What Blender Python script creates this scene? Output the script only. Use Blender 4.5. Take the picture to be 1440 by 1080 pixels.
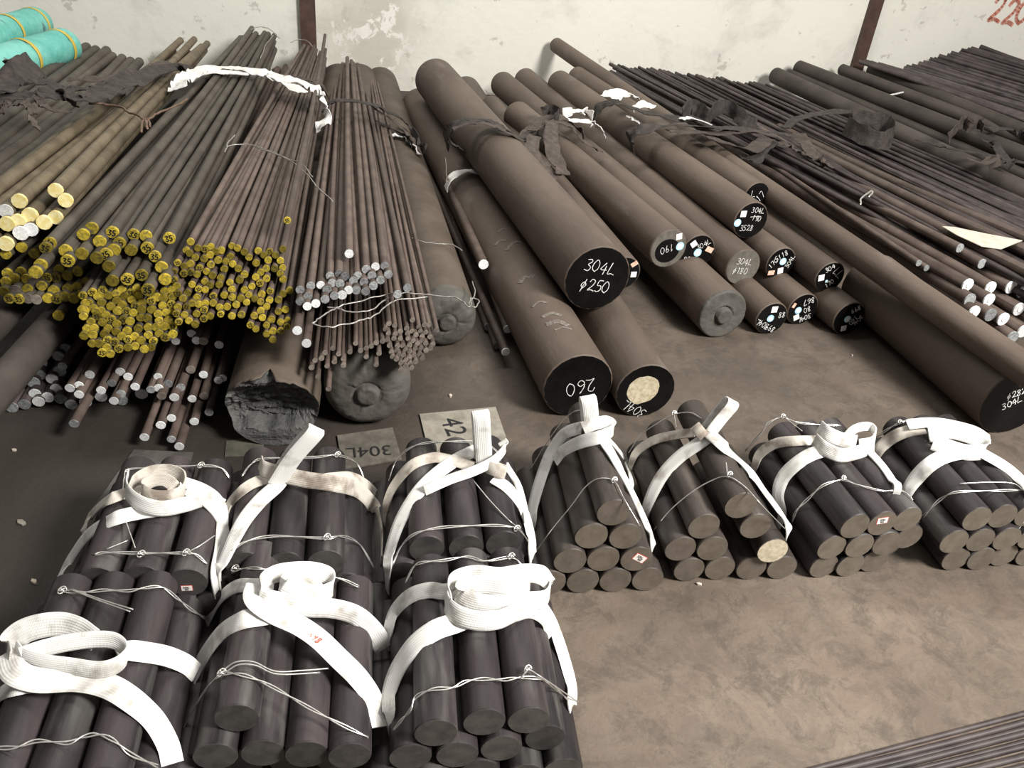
import bpy, math, random
import numpy as np
from mathutils import Vector, Matrix, noise
random.seed(7)
for o in list(bpy.data.objects): bpy.data.objects.remove(o)
SC = bpy.context.scene
COL = SC.collection

# ------------------------------------------------------------------ camera
FPX = 1150.0; CAMH = 1.73
PITCH = math.radians(33.0); ROLL = math.atan2(185, 1751)
FW = Vector((0, math.cos(PITCH), -math.sin(PITCH)))
_u0 = Vector((0, math.sin(PITCH), math.cos(PITCH))); _r0 = Vector((1, 0, 0))
RT = math.cos(ROLL)*_r0 + math.sin(ROLL)*_u0
UP = -math.sin(ROLL)*_r0 + math.cos(ROLL)*_u0
CP = Vector((0, 0, CAMH))
cd = bpy.data.cameras.new('camera'); cam = bpy.data.objects.new('camera', cd); COL.objects.link(cam)
cd.sensor_width = 36; cd.lens = FPX/1440*36; cd.clip_end = 60; cd.clip_start = 0.02
M = Matrix.Identity(4)
for i in range(3):
    M[i][0] = RT[i]; M[i][1] = UP[i]; M[i][2] = -FW[i]; M[i][3] = CP[i]
cam.matrix_world = M
SC.camera = cam

# ------------------------------------------------------------------ light
SC.view_settings.view_transform = 'Standard'; SC.view_settings.look = 'None'
SC.view_settings.gamma = 1; SC.view_settings.use_curve_mapping = False
SC.view_settings.exposure = 0.14
w = bpy.data.worlds.new('World'); SC.world = w; w.use_nodes = True
w.node_tree.nodes['Background'].inputs[0].default_value = (1.0, 0.97, 0.93, 1)
w.node_tree.nodes['Background'].inputs[1].default_value = 0.19

def area(name, loc, target, size, sizey, energy, col=(1, .97, .92)):
    l = bpy.data.lights.new(name, 'AREA'); l.shape = 'RECTANGLE'; l.size = size; l.size_y = sizey
    l.energy = energy; l.color = col
    o = bpy.data.objects.new(name, l); COL.objects.link(o); o.location = loc
    o.rotation_euler = (Vector(target)-Vector(loc)).to_track_quat('-Z', 'Y').to_euler()
    return o
area('ceiling_lamp_main', (4.0, -0.1, 4.6), (0.4, 2.4, 0), 1.5, 1.5, 780)
area('wall_fill_rear', (-0.2, 4.9, 5.6), (-0.4, 5.6, 0), 5.0, 1.2, 165)  # added fill, no lamp known there; brightens the back wall

# ------------------------------------------------------------------ pixel geometry helpers
AZ = math.radians(-14)
WN = Vector((math.sin(AZ), math.cos(AZ), 0)); WL = Vector((math.cos(AZ), -math.sin(AZ), 0))
WALL_S = 6.96
def ray(x, y): return FW + RT*((x-720)/FPX) - UP*((y-540)/FPX)
def Pz(x, y, z):
    d = ray(x, y); return CP + d*((z-CAMH)/d.z)
def PS(x, y, s):
    d = ray(x, y); return CP + d*(s/d.dot(WN))
def depth(p): return (p-CP).dot(FW)
def cr(pts, k=6):
    """Catmull-Rom through the points"""
    pts = [Vector(p) for p in pts]
    if len(pts) < 3:
        return [pts[0].lerp(pts[-1], i/k) for i in range(k+1)]
    P = [2*pts[0]-pts[1]] + pts + [2*pts[-1]-pts[-2]]
    out = []
    for i in range(1, len(P)-2):
        a, b, c, d = P[i-1:i+3]
        for j in range(k):
            t = j/k
            out.append(.5*((2*b)+(c-a)*t+(2*a-5*b+4*c-d)*t*t+(3*b-a-3*c+d)*t**3))
    out.append(pts[-1].copy())
    return out

# ------------------------------------------------------------------ materials
MATS = {}
def mat(name, c1, c2=None, rough=.6, metal=0., scale=8., bump=0., bscale=40., vary=0., spec=.5, spots=None, stretch=None):
    m = bpy.data.materials.new(name); m.use_nodes = True; nt = m.node_tree; N = nt.nodes; L = nt.links
    b = N['Principled BSDF']; b.inputs['Roughness'].default_value = rough; b.inputs['Metallic'].default_value = metal
    b.inputs['Specular IOR Level'].default_value = spec
    c2 = c2 or c1
    geo = N.new('ShaderNodeNewGeometry'); pos = geo.outputs['Position']
    n = N.new('ShaderNodeTexNoise'); n.inputs['Scale'].default_value = scale; n.inputs['Detail'].default_value = 8; n.inputs['Roughness'].default_value = .62
    if stretch:
        tc_ = N.new('ShaderNodeTexCoord'); oi_ = N.new('ShaderNodeObjectInfo'); mp_ = N.new('ShaderNodeMapping'); mp_.inputs['Scale'].default_value = (1, 1, stretch)
        va = N.new('ShaderNodeVectorMath'); va.operation = 'MULTIPLY_ADD'; va.inputs[1].default_value = (1, 1, 1)
        sc_ = N.new('ShaderNodeMath'); sc_.operation = 'MULTIPLY'; sc_.inputs[1].default_value = 37.; L.new(oi_.outputs['Random'], sc_.inputs[0])
        L.new(tc_.outputs['Object'], mp_.inputs[0]); L.new(mp_.outputs[0], va.inputs[0]); L.new(sc_.outputs[0], va.inputs[2]); pos = va.outputs[0]
    L.new(pos, n.inputs['Vector'])
    cr_ = N.new('ShaderNodeValToRGB'); cr_.color_ramp.elements[0].position = .38; cr_.color_ramp.elements[1].position = .62
    cr_.color_ramp.elements[0].color = (*c1, 1); cr_.color_ramp.elements[1].color = (*c2, 1)
    L.new(n.outputs['Fac'], cr_.inputs[0]); col = cr_.outputs[0]
    if spots:
        n2 = N.new('ShaderNodeTexNoise'); n2.inputs['Scale'].default_value = spots[1]; n2.inputs['Detail'].default_value = 6
        L.new(pos, n2.inputs['Vector'])
        r2 = N.new('ShaderNodeValToRGB'); r2.color_ramp.elements[0].position = spots[2]; r2.color_ramp.elements[1].position = spots[2]+.12
        r2.color_ramp.elements[0].color = (0, 0, 0, 1); r2.color_ramp.elements[1].color = (1, 1, 1, 1)
        L.new(n2.outputs['Fac'], r2.inputs[0])
        mx = N.new('ShaderNodeMixRGB'); L.new(r2.outputs[0], mx.inputs[0]); L.new(col, mx.inputs[1]); mx.inputs[2].default_value = (*spots[0], 1)
        col = mx.outputs[0]
    if vary:
        oi = N.new('ShaderNodeObjectInfo'); mr = N.new('ShaderNodeMapRange')
        mr.inputs['To Min'].default_value = 1-vary; mr.inputs['To Max'].default_value = 1+vary
        L.new(oi.outputs['Random'], mr.inputs['Value'])
        hs = N.new('ShaderNodeHueSaturation'); L.new(mr.outputs[0], hs.inputs['Value']); L.new(col, hs.inputs['Color']); col = hs.outputs[0]
    L.new(col, b.inputs['Base Color'])
    if bump:
        nb = N.new('ShaderNodeTexNoise'); nb.inputs['Scale'].default_value = bscale; nb.inputs['Detail'].default_value = 5
        L.new(pos, nb.inputs['Vector'])
        bp = N.new('ShaderNodeBump'); bp.inputs['Strength'].default_value = bump; bp.inputs['Distance'].default_value = .01
        L.new(nb.outputs['Fac'], bp.inputs['Height']); L.new(bp.outputs[0], b.inputs['Normal'])
    MATS[name] = m
    return m
mat('bar_scale', (.074, .054, .042), (.116, .089, .07), rough=.62, scale=3.5, bump=.12, bscale=60, vary=.16, spec=.35, spots=((.13, .105, .092), 9, .6), stretch=.3)
mat('bar_scale_dark', (.036, .030, .026), (.06, .05, .043), rough=.6, scale=4, bump=.12, bscale=60, vary=.2, spec=.35)
mat('billet_scale', (.077, .059, .045), (.11, .087, .068), rough=.7, scale=5, bump=.2, bscale=35, spec=.3)
mat('fracture', (.06, .061, .059), (.1, .1, .095), rough=.65, scale=14, bump=.5, bscale=90, spec=.35)
mat('forged_end', (.07, .066, .058), (.11, .102, .09), rough=.65, scale=10, bump=.5, bscale=30, spec=.3)
mat('rod_brown', (.072, .051, .042), (.114, .085, .071), rough=.6, scale=9, vary=.28, spec=.35)
mat('rod_olive', (.054, .045, .036), (.085, .073, .058), rough=.6, scale=7, vary=.22, spec=.35)
mat('rod_tan', (.095, .073, .045), (.15, .12, .078), rough=.6, scale=12, vary=.15, spec=.35)
mat('rod_dark', (.032, .025, .025), (.066, .051, .049), rough=.55, scale=9, vary=.35, spec=.4)
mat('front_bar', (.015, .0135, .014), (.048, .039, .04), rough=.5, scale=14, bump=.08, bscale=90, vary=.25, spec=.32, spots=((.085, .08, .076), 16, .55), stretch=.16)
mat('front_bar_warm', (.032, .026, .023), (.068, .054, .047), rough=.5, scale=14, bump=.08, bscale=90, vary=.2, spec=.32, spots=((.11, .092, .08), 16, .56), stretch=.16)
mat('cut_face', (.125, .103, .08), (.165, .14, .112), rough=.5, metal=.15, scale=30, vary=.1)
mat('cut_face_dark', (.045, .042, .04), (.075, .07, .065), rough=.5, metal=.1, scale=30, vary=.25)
mat('cut_face_pale', (.42, .36, .25), (.62, .55, .42), rough=.5, scale=60)
mat('black_paint', (.0025, .0025, .0025), (.005, .0045, .0045), rough=.4, scale=20, spec=.2, spots=((.02, .019, .018), 90, .68))
mat('steel_face', (.13, .12, .1), (.2, .185, .16), rough=.4, metal=.3, scale=25)
mat('gold_face', (.42, .36, .24), (.62, .55, .4), rough=.5, scale=70)
mat('yellow_paint', (.2, .155, .018), (.4, .3, .03), rough=.6, scale=110, vary=.6, spots=((.13, .11, .04), 90, .55), spec=.3)
mat('pale_yellow_paint', (.75, .6, .2), (.85, .78, .45), rough=.55, scale=60, vary=.15)
mat('white_paint_end', (.6, .61, .61), (.85, .86, .86), rough=.5, scale=150, vary=.25)
mat('grey_end', (.14, .145, .15), (.32, .33, .33), rough=.5, scale=150, vary=.45)
mat('rod_end_brown', (.13, .105, .09), (.22, .19, .16), rough=.6, scale=100, vary=.3)
mat('chalk', (.75, .75, .72), (.9, .9, .88), rough=.9, scale=200)
mat('scuff', (.10, .082, .068), (.24, .21, .185), rough=.9, scale=120)
mat('ink', (.01, .01, .01), rough=.8)
mat('red_ink', (.6, .06, .04), (.7, .14, .1), rough=.8, scale=100)
mat('red_stamp_ink', (.62, .14, .1), (.75, .4, .34), rough=.8, scale=150)
mat('red_wall_paint', (.55, .17, .12), (.7, .36, .28), rough=.8, scale=25)
mat('sticker_white', (.8, .78, .74), (.86, .84, .8), rough=.5, scale=80)
mat('sticker_blue', (.28, .55, .75), (.6, .8, .9), rough=.5, scale=90)
mat('sticker_orange', (.75, .38, .27), (.85, .6, .48), rough=.5, scale=90)
mat('wire', (.62, .6, .57), (.8, .78, .75), rough=.3, metal=.75, scale=60)
mat('wire_rusty', (.12, .075, .05), (.2, .13, .09), rough=.6, metal=.3, scale=60)
mat('wire_grey', (.3, .28, .26), (.45, .43, .4), rough=.4, metal=.5, scale=60)
mat('dark_strap', (.022, .018, .016), (.05, .04, .035), rough=.85, scale=30, bump=.5, bscale=120, vary=.15)
mat('brown_strap', (.045, .034, .028), (.085, .066, .056), rough=.85, scale=30, bump=.5, bscale=120, vary=.15)
mat('plastic_white', (.72, .7, .67), (.85, .84, .82), rough=.5, scale=30, bump=.5, bscale=70)
mat('cyan_wrap', (.10, .42, .36), (.2, .56, .49), rough=.55, scale=6, bump=.5, bscale=30, spots=((.05, .09, .085), 9, .63))
mat('yellow_tape', (.5, .38, .05), (.6, .46, .1), rough=.6)
mat('post_paint', (.055, .027, .02), (.085, .045, .034), rough=.6, scale=12, bump=.1)
mat('board_dark', (.09, .08, .066), (.15, .135, .11), rough=.8, scale=20, bump=.2, bscale=60)
mat('board', (.2, .18, .148), (.3, .275, .23), rough=.8, scale=20, bump=.2, bscale=60, spots=((.24, .2, .16), 12, .6))
mat('paper_old', (.05, .048, .036), (.085, .08, .06), rough=.9, scale=20)
mat('paper_grey', (.06, .054, .048), (.1, .092, .083), rough=.9, scale=14)
mat('paper_white', (.5, .43, .35), (.58, .52, .45), rough=.8, scale=20)

def strap_mat(name, c1, c2, dirt, dpos):
    m = bpy.data.materials.new(name); m.use_nodes = True; nt = m.node_tree; N = nt.nodes; L = nt.links
    b = N['Principled BSDF']; b.inputs['Roughness'].default_value = .75
    b.inputs['Sheen Weight'].default_value = .2
    uv = N.new('ShaderNodeUVMap'); uv.uv_map = 'UVMap'
    sep = N.new('ShaderNodeSeparateXYZ'); L.new(uv.outputs[0], sep.inputs[0])
    geo = N.new('ShaderNodeNewGeometry')
    n = N.new('ShaderNodeTexNoise'); n.inputs['Scale'].default_value = 16; n.inputs['Detail'].default_value = 7; L.new(geo.outputs['Position'], n.inputs['Vector'])
    r = N.new('ShaderNodeValToRGB'); r.color_ramp.elements[0].position = dpos; r.color_ramp.elements[1].position = dpos+.16
    r.color_ramp.elements[0].color = (0, 0, 0, 1); r.color_ramp.elements[1].color = (1, 1, 1, 1); L.new(n.outputs['Fac'], r.inputs[0])
    mx = N.new('ShaderNodeMixRGB'); L.new(r.outputs[0], mx.inputs[0]); mx.inputs[1].default_value = (*c1, 1); mx.inputs[2].default_value = (*dirt, 1)
    # woven stripes lengthwise
    w1 = N.new('ShaderNodeMath'); w1.operation = 'MULTIPLY'; w1.inputs[1].default_value = 2*math.pi*9; L.new(sep.outputs[0], w1.inputs[0])
    s1 = N.new('ShaderNodeMath'); s1.operation = 'SINE'; L.new(w1.outputs[0], s1.inputs[0])
    w2 = N.new('ShaderNodeMath'); w2.operation = 'MULTIPLY'; w2.inputs[1].default_value = 2*math.pi*330; L.new(sep.outputs[1], w2.inputs[0])
    s2 = N.new('ShaderNodeMath'); s2.operation = 'SINE'; L.new(w2.outputs[0], s2.inputs[0])
    ad = N.new('ShaderNodeMath'); ad.operation = 'MULTIPLY_ADD'; L.new(s2.outputs[0], ad.inputs[0]); ad.inputs[1].default_value = .5; L.new(s1.outputs[0], ad.inputs[2])
    st = N.new('ShaderNodeMapRange'); st.inputs['From Min'].default_value = -1.5; st.inputs['From Max'].default_value = 1.5; st.inputs['To Min'].default_value = .9; st.inputs['To Max'].default_value = 1.0
    L.new(ad.outputs[0], st.inputs['Value'])
    hs = N.new('ShaderNodeHueSaturation'); L.new(st.outputs[0], hs.inputs['Value']); L.new(mx.outputs[0], hs.inputs['Color'])
    L.new(hs.outputs[0], b.inputs['Base Color'])
    bp = N.new('ShaderNodeBump'); bp.inputs['Strength'].default_value = .3; bp.inputs['Distance'].default_value = .0008
    L.new(ad.outputs[0], bp.inputs['Height']); L.new(bp.outputs[0], b.inputs['Normal'])
    MATS[name] = m
strap_mat('sling_white', (.78, .77, .74), (.8, .8, .77), (.4, .37, .33), .54)
strap_mat('sling_dirty', (.62, .57, .5), (.5, .45, .4), (.27, .22, .18), .5)

# floor and wall materials ------------------------------------------------
def floor_mat():
    m = bpy.data.materials.new('floor_concrete'); m.use_nodes = True; nt = m.node_tree; N = nt.nodes; L = nt.links
    b = N['Principled BSDF']; geo = N.new('ShaderNodeNewGeometry'); pos = geo.outputs['Position']
    def noi(sc, det=8, rough=.6, dist=0):
        n = N.new('ShaderNodeTexNoise'); n.inputs['Scale'].default_value = sc; n.inputs['Detail'].default_value = det
        n.inputs['Roughness'].default_value = rough; n.inputs['Distortion'].default_value = dist; L.new(pos, n.inputs['Vector']); return n.outputs['Fac']
    def ramp(f, stops):
        r = N.new('ShaderNodeValToRGB'); e = r.color_ramp.elements
        while len(e) < len(stops): e.new(.5)
        for k, (p, c) in enumerate(stops): e[k].position = p; e[k].color = (*c, 1)
        L.new(f, r.inputs[0]); return r.outputs[0]
    def mix(f, a, c, mode='MIX'):
        x = N.new('ShaderNodeMixRGB'); x.blend_type = mode
        for k, v in enumerate((f, a, c)):
            if isinstance(v, (int, float)): x.inputs[k].default_value = v
            elif isinstance(v, tuple): x.inputs[k].default_value = (*v, 1)
            else: L.new(v, x.inputs[k])
        return x.outputs[0]
    base = ramp(noi(1.7, 6), [(.32, (.105, .081, .061)), (.5, (.168, .132, .102)), (.68, (.24, .192, .15))])
    rust = ramp(noi(3.2, 6, .6, .6), [(.42, (0, 0, 0)), (.62, (1, 1, 1))])
    c = mix(rust, base, mix(.5, base, (.15, .11, .083)))
    blot = ramp(noi(9, 12, .8, .5), [(.5, (0, 0, 0)), (.58, (1, 1, 1))])
    c = mix(mix(.6, (0, 0, 0), blot), c, (.085, .07, .056))
    scr = ramp(noi(38, 6, .7), [(.6, (0, 0, 0)), (.72, (1, 1, 1))])
    c = mix(mix(.2, (0, 0, 0), scr), c, (.25, .21, .175))
    mot = ramp(noi(5, 13, .82, 1.2), [(.47, (.0, .0, .0)), (.54, (1, 1, 1))])
    c = mix(mix(.5, (0, 0, 0), mot), c, mix(.5, c, (.05, .042, .036)))
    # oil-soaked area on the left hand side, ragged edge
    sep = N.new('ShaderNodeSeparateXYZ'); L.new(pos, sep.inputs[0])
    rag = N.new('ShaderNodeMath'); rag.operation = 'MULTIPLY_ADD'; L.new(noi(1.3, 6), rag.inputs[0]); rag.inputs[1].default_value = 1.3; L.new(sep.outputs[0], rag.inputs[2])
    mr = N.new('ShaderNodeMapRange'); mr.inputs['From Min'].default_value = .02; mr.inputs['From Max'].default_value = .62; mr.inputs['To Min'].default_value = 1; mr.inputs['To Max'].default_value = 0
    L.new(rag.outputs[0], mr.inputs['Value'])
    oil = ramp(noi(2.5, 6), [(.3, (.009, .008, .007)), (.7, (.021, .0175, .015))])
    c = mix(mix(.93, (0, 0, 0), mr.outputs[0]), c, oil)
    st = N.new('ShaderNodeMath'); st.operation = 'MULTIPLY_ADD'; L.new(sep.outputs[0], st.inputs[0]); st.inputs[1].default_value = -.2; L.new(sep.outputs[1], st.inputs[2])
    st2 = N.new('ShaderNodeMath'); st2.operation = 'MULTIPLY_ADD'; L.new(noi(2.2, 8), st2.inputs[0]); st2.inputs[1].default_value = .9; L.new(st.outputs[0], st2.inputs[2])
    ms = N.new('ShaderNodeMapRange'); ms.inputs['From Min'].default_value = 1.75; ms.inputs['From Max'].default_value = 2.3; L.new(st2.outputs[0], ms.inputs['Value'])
    rear_tone = mix(.42, (.05, .041, .034), c)  # floor colour darkened beyond a ragged line, towards the wall
    c = mix(mix(.9, (0, 0, 0), ms.outputs[0]), c, rear_tone)
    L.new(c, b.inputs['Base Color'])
    rr = ramp(noi(5, 6), [(.3, (.42, .42, .42)), (.7, (.7, .7, .7))]); L.new(rr, b.inputs['Roughness'])
    b.inputs['Specular IOR Level'].default_value = .35
    bp = N.new('ShaderNodeBump'); bp.inputs['Strength'].default_value = .5; bp.inputs['Distance'].default_value = .008
    L.new(noi(24, 9, .7), bp.inputs['Height']); L.new(bp.outputs[0], b.inputs['Normal'])
    MATS['floor'] = m
floor_mat()
def wall_mat():
    m = bpy.data.materials.new('wall_plaster'); m.use_nodes = True; nt = m.node_tree; N = nt.nodes; L = nt.links
    b = N['Principled BSDF']; b.inputs['Roughness'].default_value = .8
    tc = N.new('ShaderNodeTexCoord'); pos = tc.outputs['Object']
    def noi(sc, det=8, rough=.6, dist=0, off=0):
        mp = N.new('ShaderNodeMapping'); mp.inputs['Location'].default_value = (off, off, off); L.new(pos, mp.inputs[0])
        n = N.new('ShaderNodeTexNoise'); n.inputs['Scale'].default_value = sc; n.inputs['Detail'].default_value = det
        n.inputs['Roughness'].default_value = rough; n.inputs['Distortion'].default_value = dist; L.new(mp.outputs[0], n.inputs['Vector']); return n.outputs['Fac']
    def ramp(f, stops):
        r = N.new('ShaderNodeValToRGB'); e = r.color_ramp.elements
        while len(e) < len(stops): e.new(.5)
        for k, (p, c) in enumerate(stops): e[k].position = p; e[k].color = (*c, 1)
        L.new(f, r.inputs[0]); return r.outputs[0]
    def mix(f, a, c):
        x = N.new('ShaderNodeMixRGB')
        for k, v in enumerate((f, a, c)):
            if isinstance(v, (int, float)): x.inputs[k].default_value = v
            elif isinstance(v, tuple): x.inputs[k].default_value = (*v, 1)
            else: L.new(v, x.inputs[k])
        return x.outputs[0]
    c = ramp(noi(.8, 5), [(.3, (.74, .73, .655)), (.7, (.81, .795, .715))])
    dirt = ramp(noi(1.6, 8, .7, .3, 3), [(.54, (0, 0, 0)), (.68, (1, 1, 1))])
    c = mix(mix(.4, (0, 0, 0), dirt), c, (.42, .41, .36))
    chips = ramp(noi(6.5, 8, .65, .2, 9), [(.615, (0, 0, 0)), (.64, (1, 1, 1))])
    c = mix(mix(.45, (0, 0, 0), chips), c, (.3, .28, .24))
    # damp, peeling patch beside the left post (wall object coordinates)
    sep = N.new('ShaderNodeSeparateXYZ'); L.new(pos, sep.inputs[0])
    a1 = N.new('ShaderNodeMath'); a1.operation = 'SUBTRACT'; L.new(sep.outputs[0], a1.inputs[0]); a1.inputs[1].default_value = PEEL_X
    a2 = N.new('ShaderNodeMath'); a2.operation = 'ABSOLUTE'; L.new(a1.outputs[0], a2.inputs[0])
    a3 = N.new('ShaderNodeMath'); a3.operation = 'MULTIPLY_ADD'; L.new(noi(3, 6), a3.inputs[0]); a3.inputs[1].default_value = .9; L.new(a2.outputs[0], a3.inputs[2])
    damp = ramp(a3.outputs[0], [(.55, (1, 1, 1)), (.95, (0, 0, 0))])
    c = mix(mix(.8, (0, 0, 0), damp), c, (.52, .49, .42))
    peel = ramp(noi(5, 9, .7, .5, 5), [(.55, (0, 0, 0)), (.58, (1, 1, 1))])
    pm = N.new('ShaderNodeMixRGB'); pm.blend_type = 'MULTIPLY'; pm.inputs[0].default_value = 1; L.new(peel, pm.inputs[1]); L.new(damp, pm.inputs[2])
    c = mix(pm.outputs[0], c, (.82, .8, .75))
    L.new(c, b.inputs['Base Color'])
    bp = N.new('ShaderNodeBump'); bp.inputs['Strength'].default_value = .3; bp.inputs['Distance'].default_value = .01
    L.new(noi(14, 8), bp.inputs['Height']); L.new(bp.outputs[0], b.inputs['Normal'])
    MATS['wall'] = m

# ------------------------------------------------------------------ object helpers
def mesh_obj(name, verts, faces, m, parent=None, smooth=True, flat_faces=(), uvs=None, mats=None, fmat=None):
    me = bpy.data.meshes.new(name); me.from_pydata([tuple(v) for v in verts], [], faces)
    for x in (mats or [m]): me.materials.append(MATS[x] if isinstance(x, str) else x)
    if fmat: me.polygons.foreach_set('material_index', fmat)
    if smooth:
        fl = np.ones(len(me.polygons), bool)
        for k in flat_faces: fl[k] = False
        me.polygons.foreach_set('use_smooth', fl)
    if uvs is not None:
        ul = me.uv_layers.new(name='UVMap')
        for lp in me.loops: ul.data[lp.index].uv = uvs[lp.vertex_index]
    me.update()
    o = bpy.data.objects.new(name, me); COL.objects.link(o)
    if parent: o.parent = parent
    return o
def tag(o, label, cat, group=None):
    o['label'] = label; o['category'] = cat
    if group: o['group'] = group
    return o
def struct(o): o['kind'] = 'structure'; return o
def frame(A, B):
    """local z runs from A (near end) to B; x to the viewer's right on the near face; -y up"""
    d = (B-A).normalized(); r = d.cross(Vector((0, 0, 1))).normalized(); u = r.cross(d)
    m = Matrix.Identity(4)
    for i in range(3): m[i][0] = r[i]; m[i][1] = -u[i]; m[i][2] = d[i]; m[i][3] = A[i]
    return m
def empty(name, A, B, label, cat, group=None):
    o = bpy.data.objects.new(name, None); o.empty_display_size = .05; COL.objects.link(o)
    o.matrix_world = frame(A, B)
    return tag(o, label, cat, group)

def lathe(name, prof, m, parent, seg=40, mats=None, zmat=None, disp=None):
    """prof: (radius, z) list, closed at both axis ends when radius is 0"""
    V = []; F = []; fm = []; idx = []
    for (r, z) in prof:
        if r < 1e-9:
            idx.append([len(V)]); V.append((0, 0, z))
        else:
            ring = []
            for k in range(seg):
                a = 2*math.pi*k/seg; ring.append(len(V)); V.append((r*math.cos(a), r*math.sin(a), z))
            idx.append(ring)
    for i in range(len(prof)-1):
        a, b = idx[i], idx[i+1]
        for k in range(seg):
            k2 = (k+1) % seg
            if len(a) == 1 and len(b) == 1: continue
            if len(a) == 1: F.append((a[0], b[k2], b[k]))
            elif len(b) == 1: F.append((a[k], a[k2], b[0]))
            else: F.append((a[k], a[k2], b[k2], b[k]))
            if zmat: fm.append(zmat[i])
    if disp: V = [disp(Vector(v)) for v in V]
    return mesh_obj(name, V, F, m, parent, mats=mats, fmat=fm or None)

def edge_split_flat(o, ang=40):
    me = o.data
    for p in me.polygons: p.use_smooth = True
    try: me.set_sharp_from_angle(angle=math.radians(ang))
    except Exception: pass

def shaft(parent, r, L, m, seg=40, name='shaft', bev=.004):
    o = lathe(name, [(0, 0), (r-bev, 0), (r, bev), (r, L*.5), (r, L-bev*2.5), (r-bev*2.5, L), (0, L)], m, parent, seg)
    edge_split_flat(o); return o

# stroke lettering -------------------------------------------------------
GL = {
 '0': [[(.3, 0), (.05, .2), (.02, .6), (.25, 1), (.5, .75), (.52, .3), (.3, 0)]],
 '1': [[(.2, .8), (.34, 1), (.26, 0)]],
 '2': [[(.03, .75), (.2, 1), (.48, .85), (.35, .45), (.02, .03), (.3, .08), (.58, 0)]],
 '3': [[(.05, .92), (.35, 1), (.45, .8), (.2, .55), (.48, .35), (.35, .03), (0, .08)]],
 '4': [[(.35, 1), (.02, .4), (.55, .42)], [(.42, .75), (.36, 0)]],
 '5': [[(.5, 1), (.15, .97), (.1, .55), (.4, .55), (.45, .2), (.2, 0), (0, .08)]],
 '6': [[(.42, 1), (.12, .6), (.05, .2), (.28, 0), (.5, .2), (.35, .45), (.1, .35)]],
 '7': [[(.02, .95), (.5, 1), (.2, 0)]],
 '8': [[(.42, .88), (.2, 1), (.1, .75), (.42, .3), (.25, 0), (.04, .2), (.4, .7), (.42, .88)]],
 '9': [[(.45, .7), (.2, .5), (.08, .8), (.3, 1), (.45, .85), (.4, .4), (.28, 0)]],
 'L': [[(.15, 1), (.02, .05), (.3, .1), (.6, .02)]],
 '/': [[(.5, 1), (.05, 0)]], '-': [[(0, .5), (.6, .55)]], '_': [[(-.1, 0), (2.4, .12)]],
 'o': [[(.25, .1), (.05, .3), (.2, .6), (.45, .4), (.25, .1)]],
 'p': [[(.25, .2), (.05, .45), (.25, .75), (.45, .5), (.25, .2)], [(.38, 1), (.12, -.1)]],
 'Y': [[(0, 1), (.25, .5), (.5, 1)], [(.25, .5), (.15, 0)]],
 'x': [[(0, .9), (.5, .1)], [(.45, .95), (.02, .05)]], ' ': [],
}
def strokes(name, items, m, parent, z=-.0012, sw=.0022, jit=.06):
    """items: (text, cx, cy, height, rotation) in face coordinates (right, up); flat written strokes"""
    V = []; F = []
    rnd = random.Random(len(items)*31+len(name))
    for (txt, cx, cy, h, rot) in items:
        wtot = len(txt)*.68*h; ca, sa = math.cos(rot), math.sin(rot)
        for i, ch in enumerate(txt):
            ox = -wtot/2 + i*.68*h + rnd.uniform(-jit, jit)*h; oy = -h/2 + rnd.uniform(-jit, jit)*h
            for pl in GL.get(ch, []):
                pts = cr([Vector((ox+px*h, oy+py*h, 0)) for px, py in pl], 3) if len(pl) > 2 else [Vector((ox+px*h, oy+py*h, 0)) for px, py in pl]
                for a, b in zip(pts[:-1], pts[1:]):
                    d = b-a
                    if d.length < 1e-7: continue
                    d.normalize(); nn = Vector((-d.y, d.x, 0))*(sw*.5*rnd.uniform(.75, 1.2)); e = d*sw*.25
                    k = len(V)
                    for q in (a-e-nn, b+e-nn, b+e+nn, a-e+nn):
                        X = cx+q.x*ca-q.y*sa; Y = cy+q.x*sa+q.y*ca
                        V.append((X, -Y, z))
                    F.append((k, k+1, k+2, k+3))
    return mesh_obj(name, V, F, m, parent, smooth=False)
def patch(name, kind, cx, cy, sx, sy, rot, m, parent, z=-.0008, th=.0006):
    V = []; F = []
    if kind == 'disc': pts = [(math.cos(2*math.pi*k/20)*sx/2, math.sin(2*math.pi*k/20)*sy/2) for k in range(20)]
    else: pts = [(-sx/2, -sy/2), (sx/2, -sy/2), (sx/2, sy/2), (-sx/2, sy/2)]
    n = len(pts); ca, sa = math.cos(rot), math.sin(rot)
    for zz in (z, z+th):
        for (a, b) in pts: V.append((cx+a*ca-b*sa, -(cy+a*sa+b*ca), zz))
    F.append(tuple(range(n))); F.append(tuple(range(2*n-1, n-1, -1)))
    for k in range(n): F.append((k, n+k, n+(k+1) % n, (k+1) % n))
    return mesh_obj(name, V, F, m, parent, smooth=False)
def sticker(face, kind, cx, cy, s, rot=0.):
    if kind == 'round':
        o = patch('sticker', 'disc', cx, cy, s, s, 0, 'sticker_blue', face, z=-.0012); patch('sticker_centre', 'disc', cx, cy, s*.62, s*.62, 0, 'sticker_white', face, z=-.0018)
    elif kind == 'white': patch('sticker', 'rect', cx, cy, s, s, rot, 'sticker_white', face, z=-.0012)
    elif kind == 'orange': patch('sticker', 'rect', cx, cy, s*1.25, s*.8, rot, 'sticker_orange', face, z=-.0012)
    elif kind == 'tag':
        patch('label_border', 'rect', cx, cy, s*1.5, s, rot, 'red_ink', face, z=-.0010); patch('label_paper', 'rect', cx, cy, s*1.35, s*.85, rot, 'sticker_white', face, z=-.0016)
        strokes('label_print', [('304L', cx-.12*s*math.sin(rot), cy+.18*s, s*.3, rot), ('9x5', cx, cy-.18*s, s*.25, rot)], 'ink', face, z=-.0024, sw=s*.05)

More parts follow.
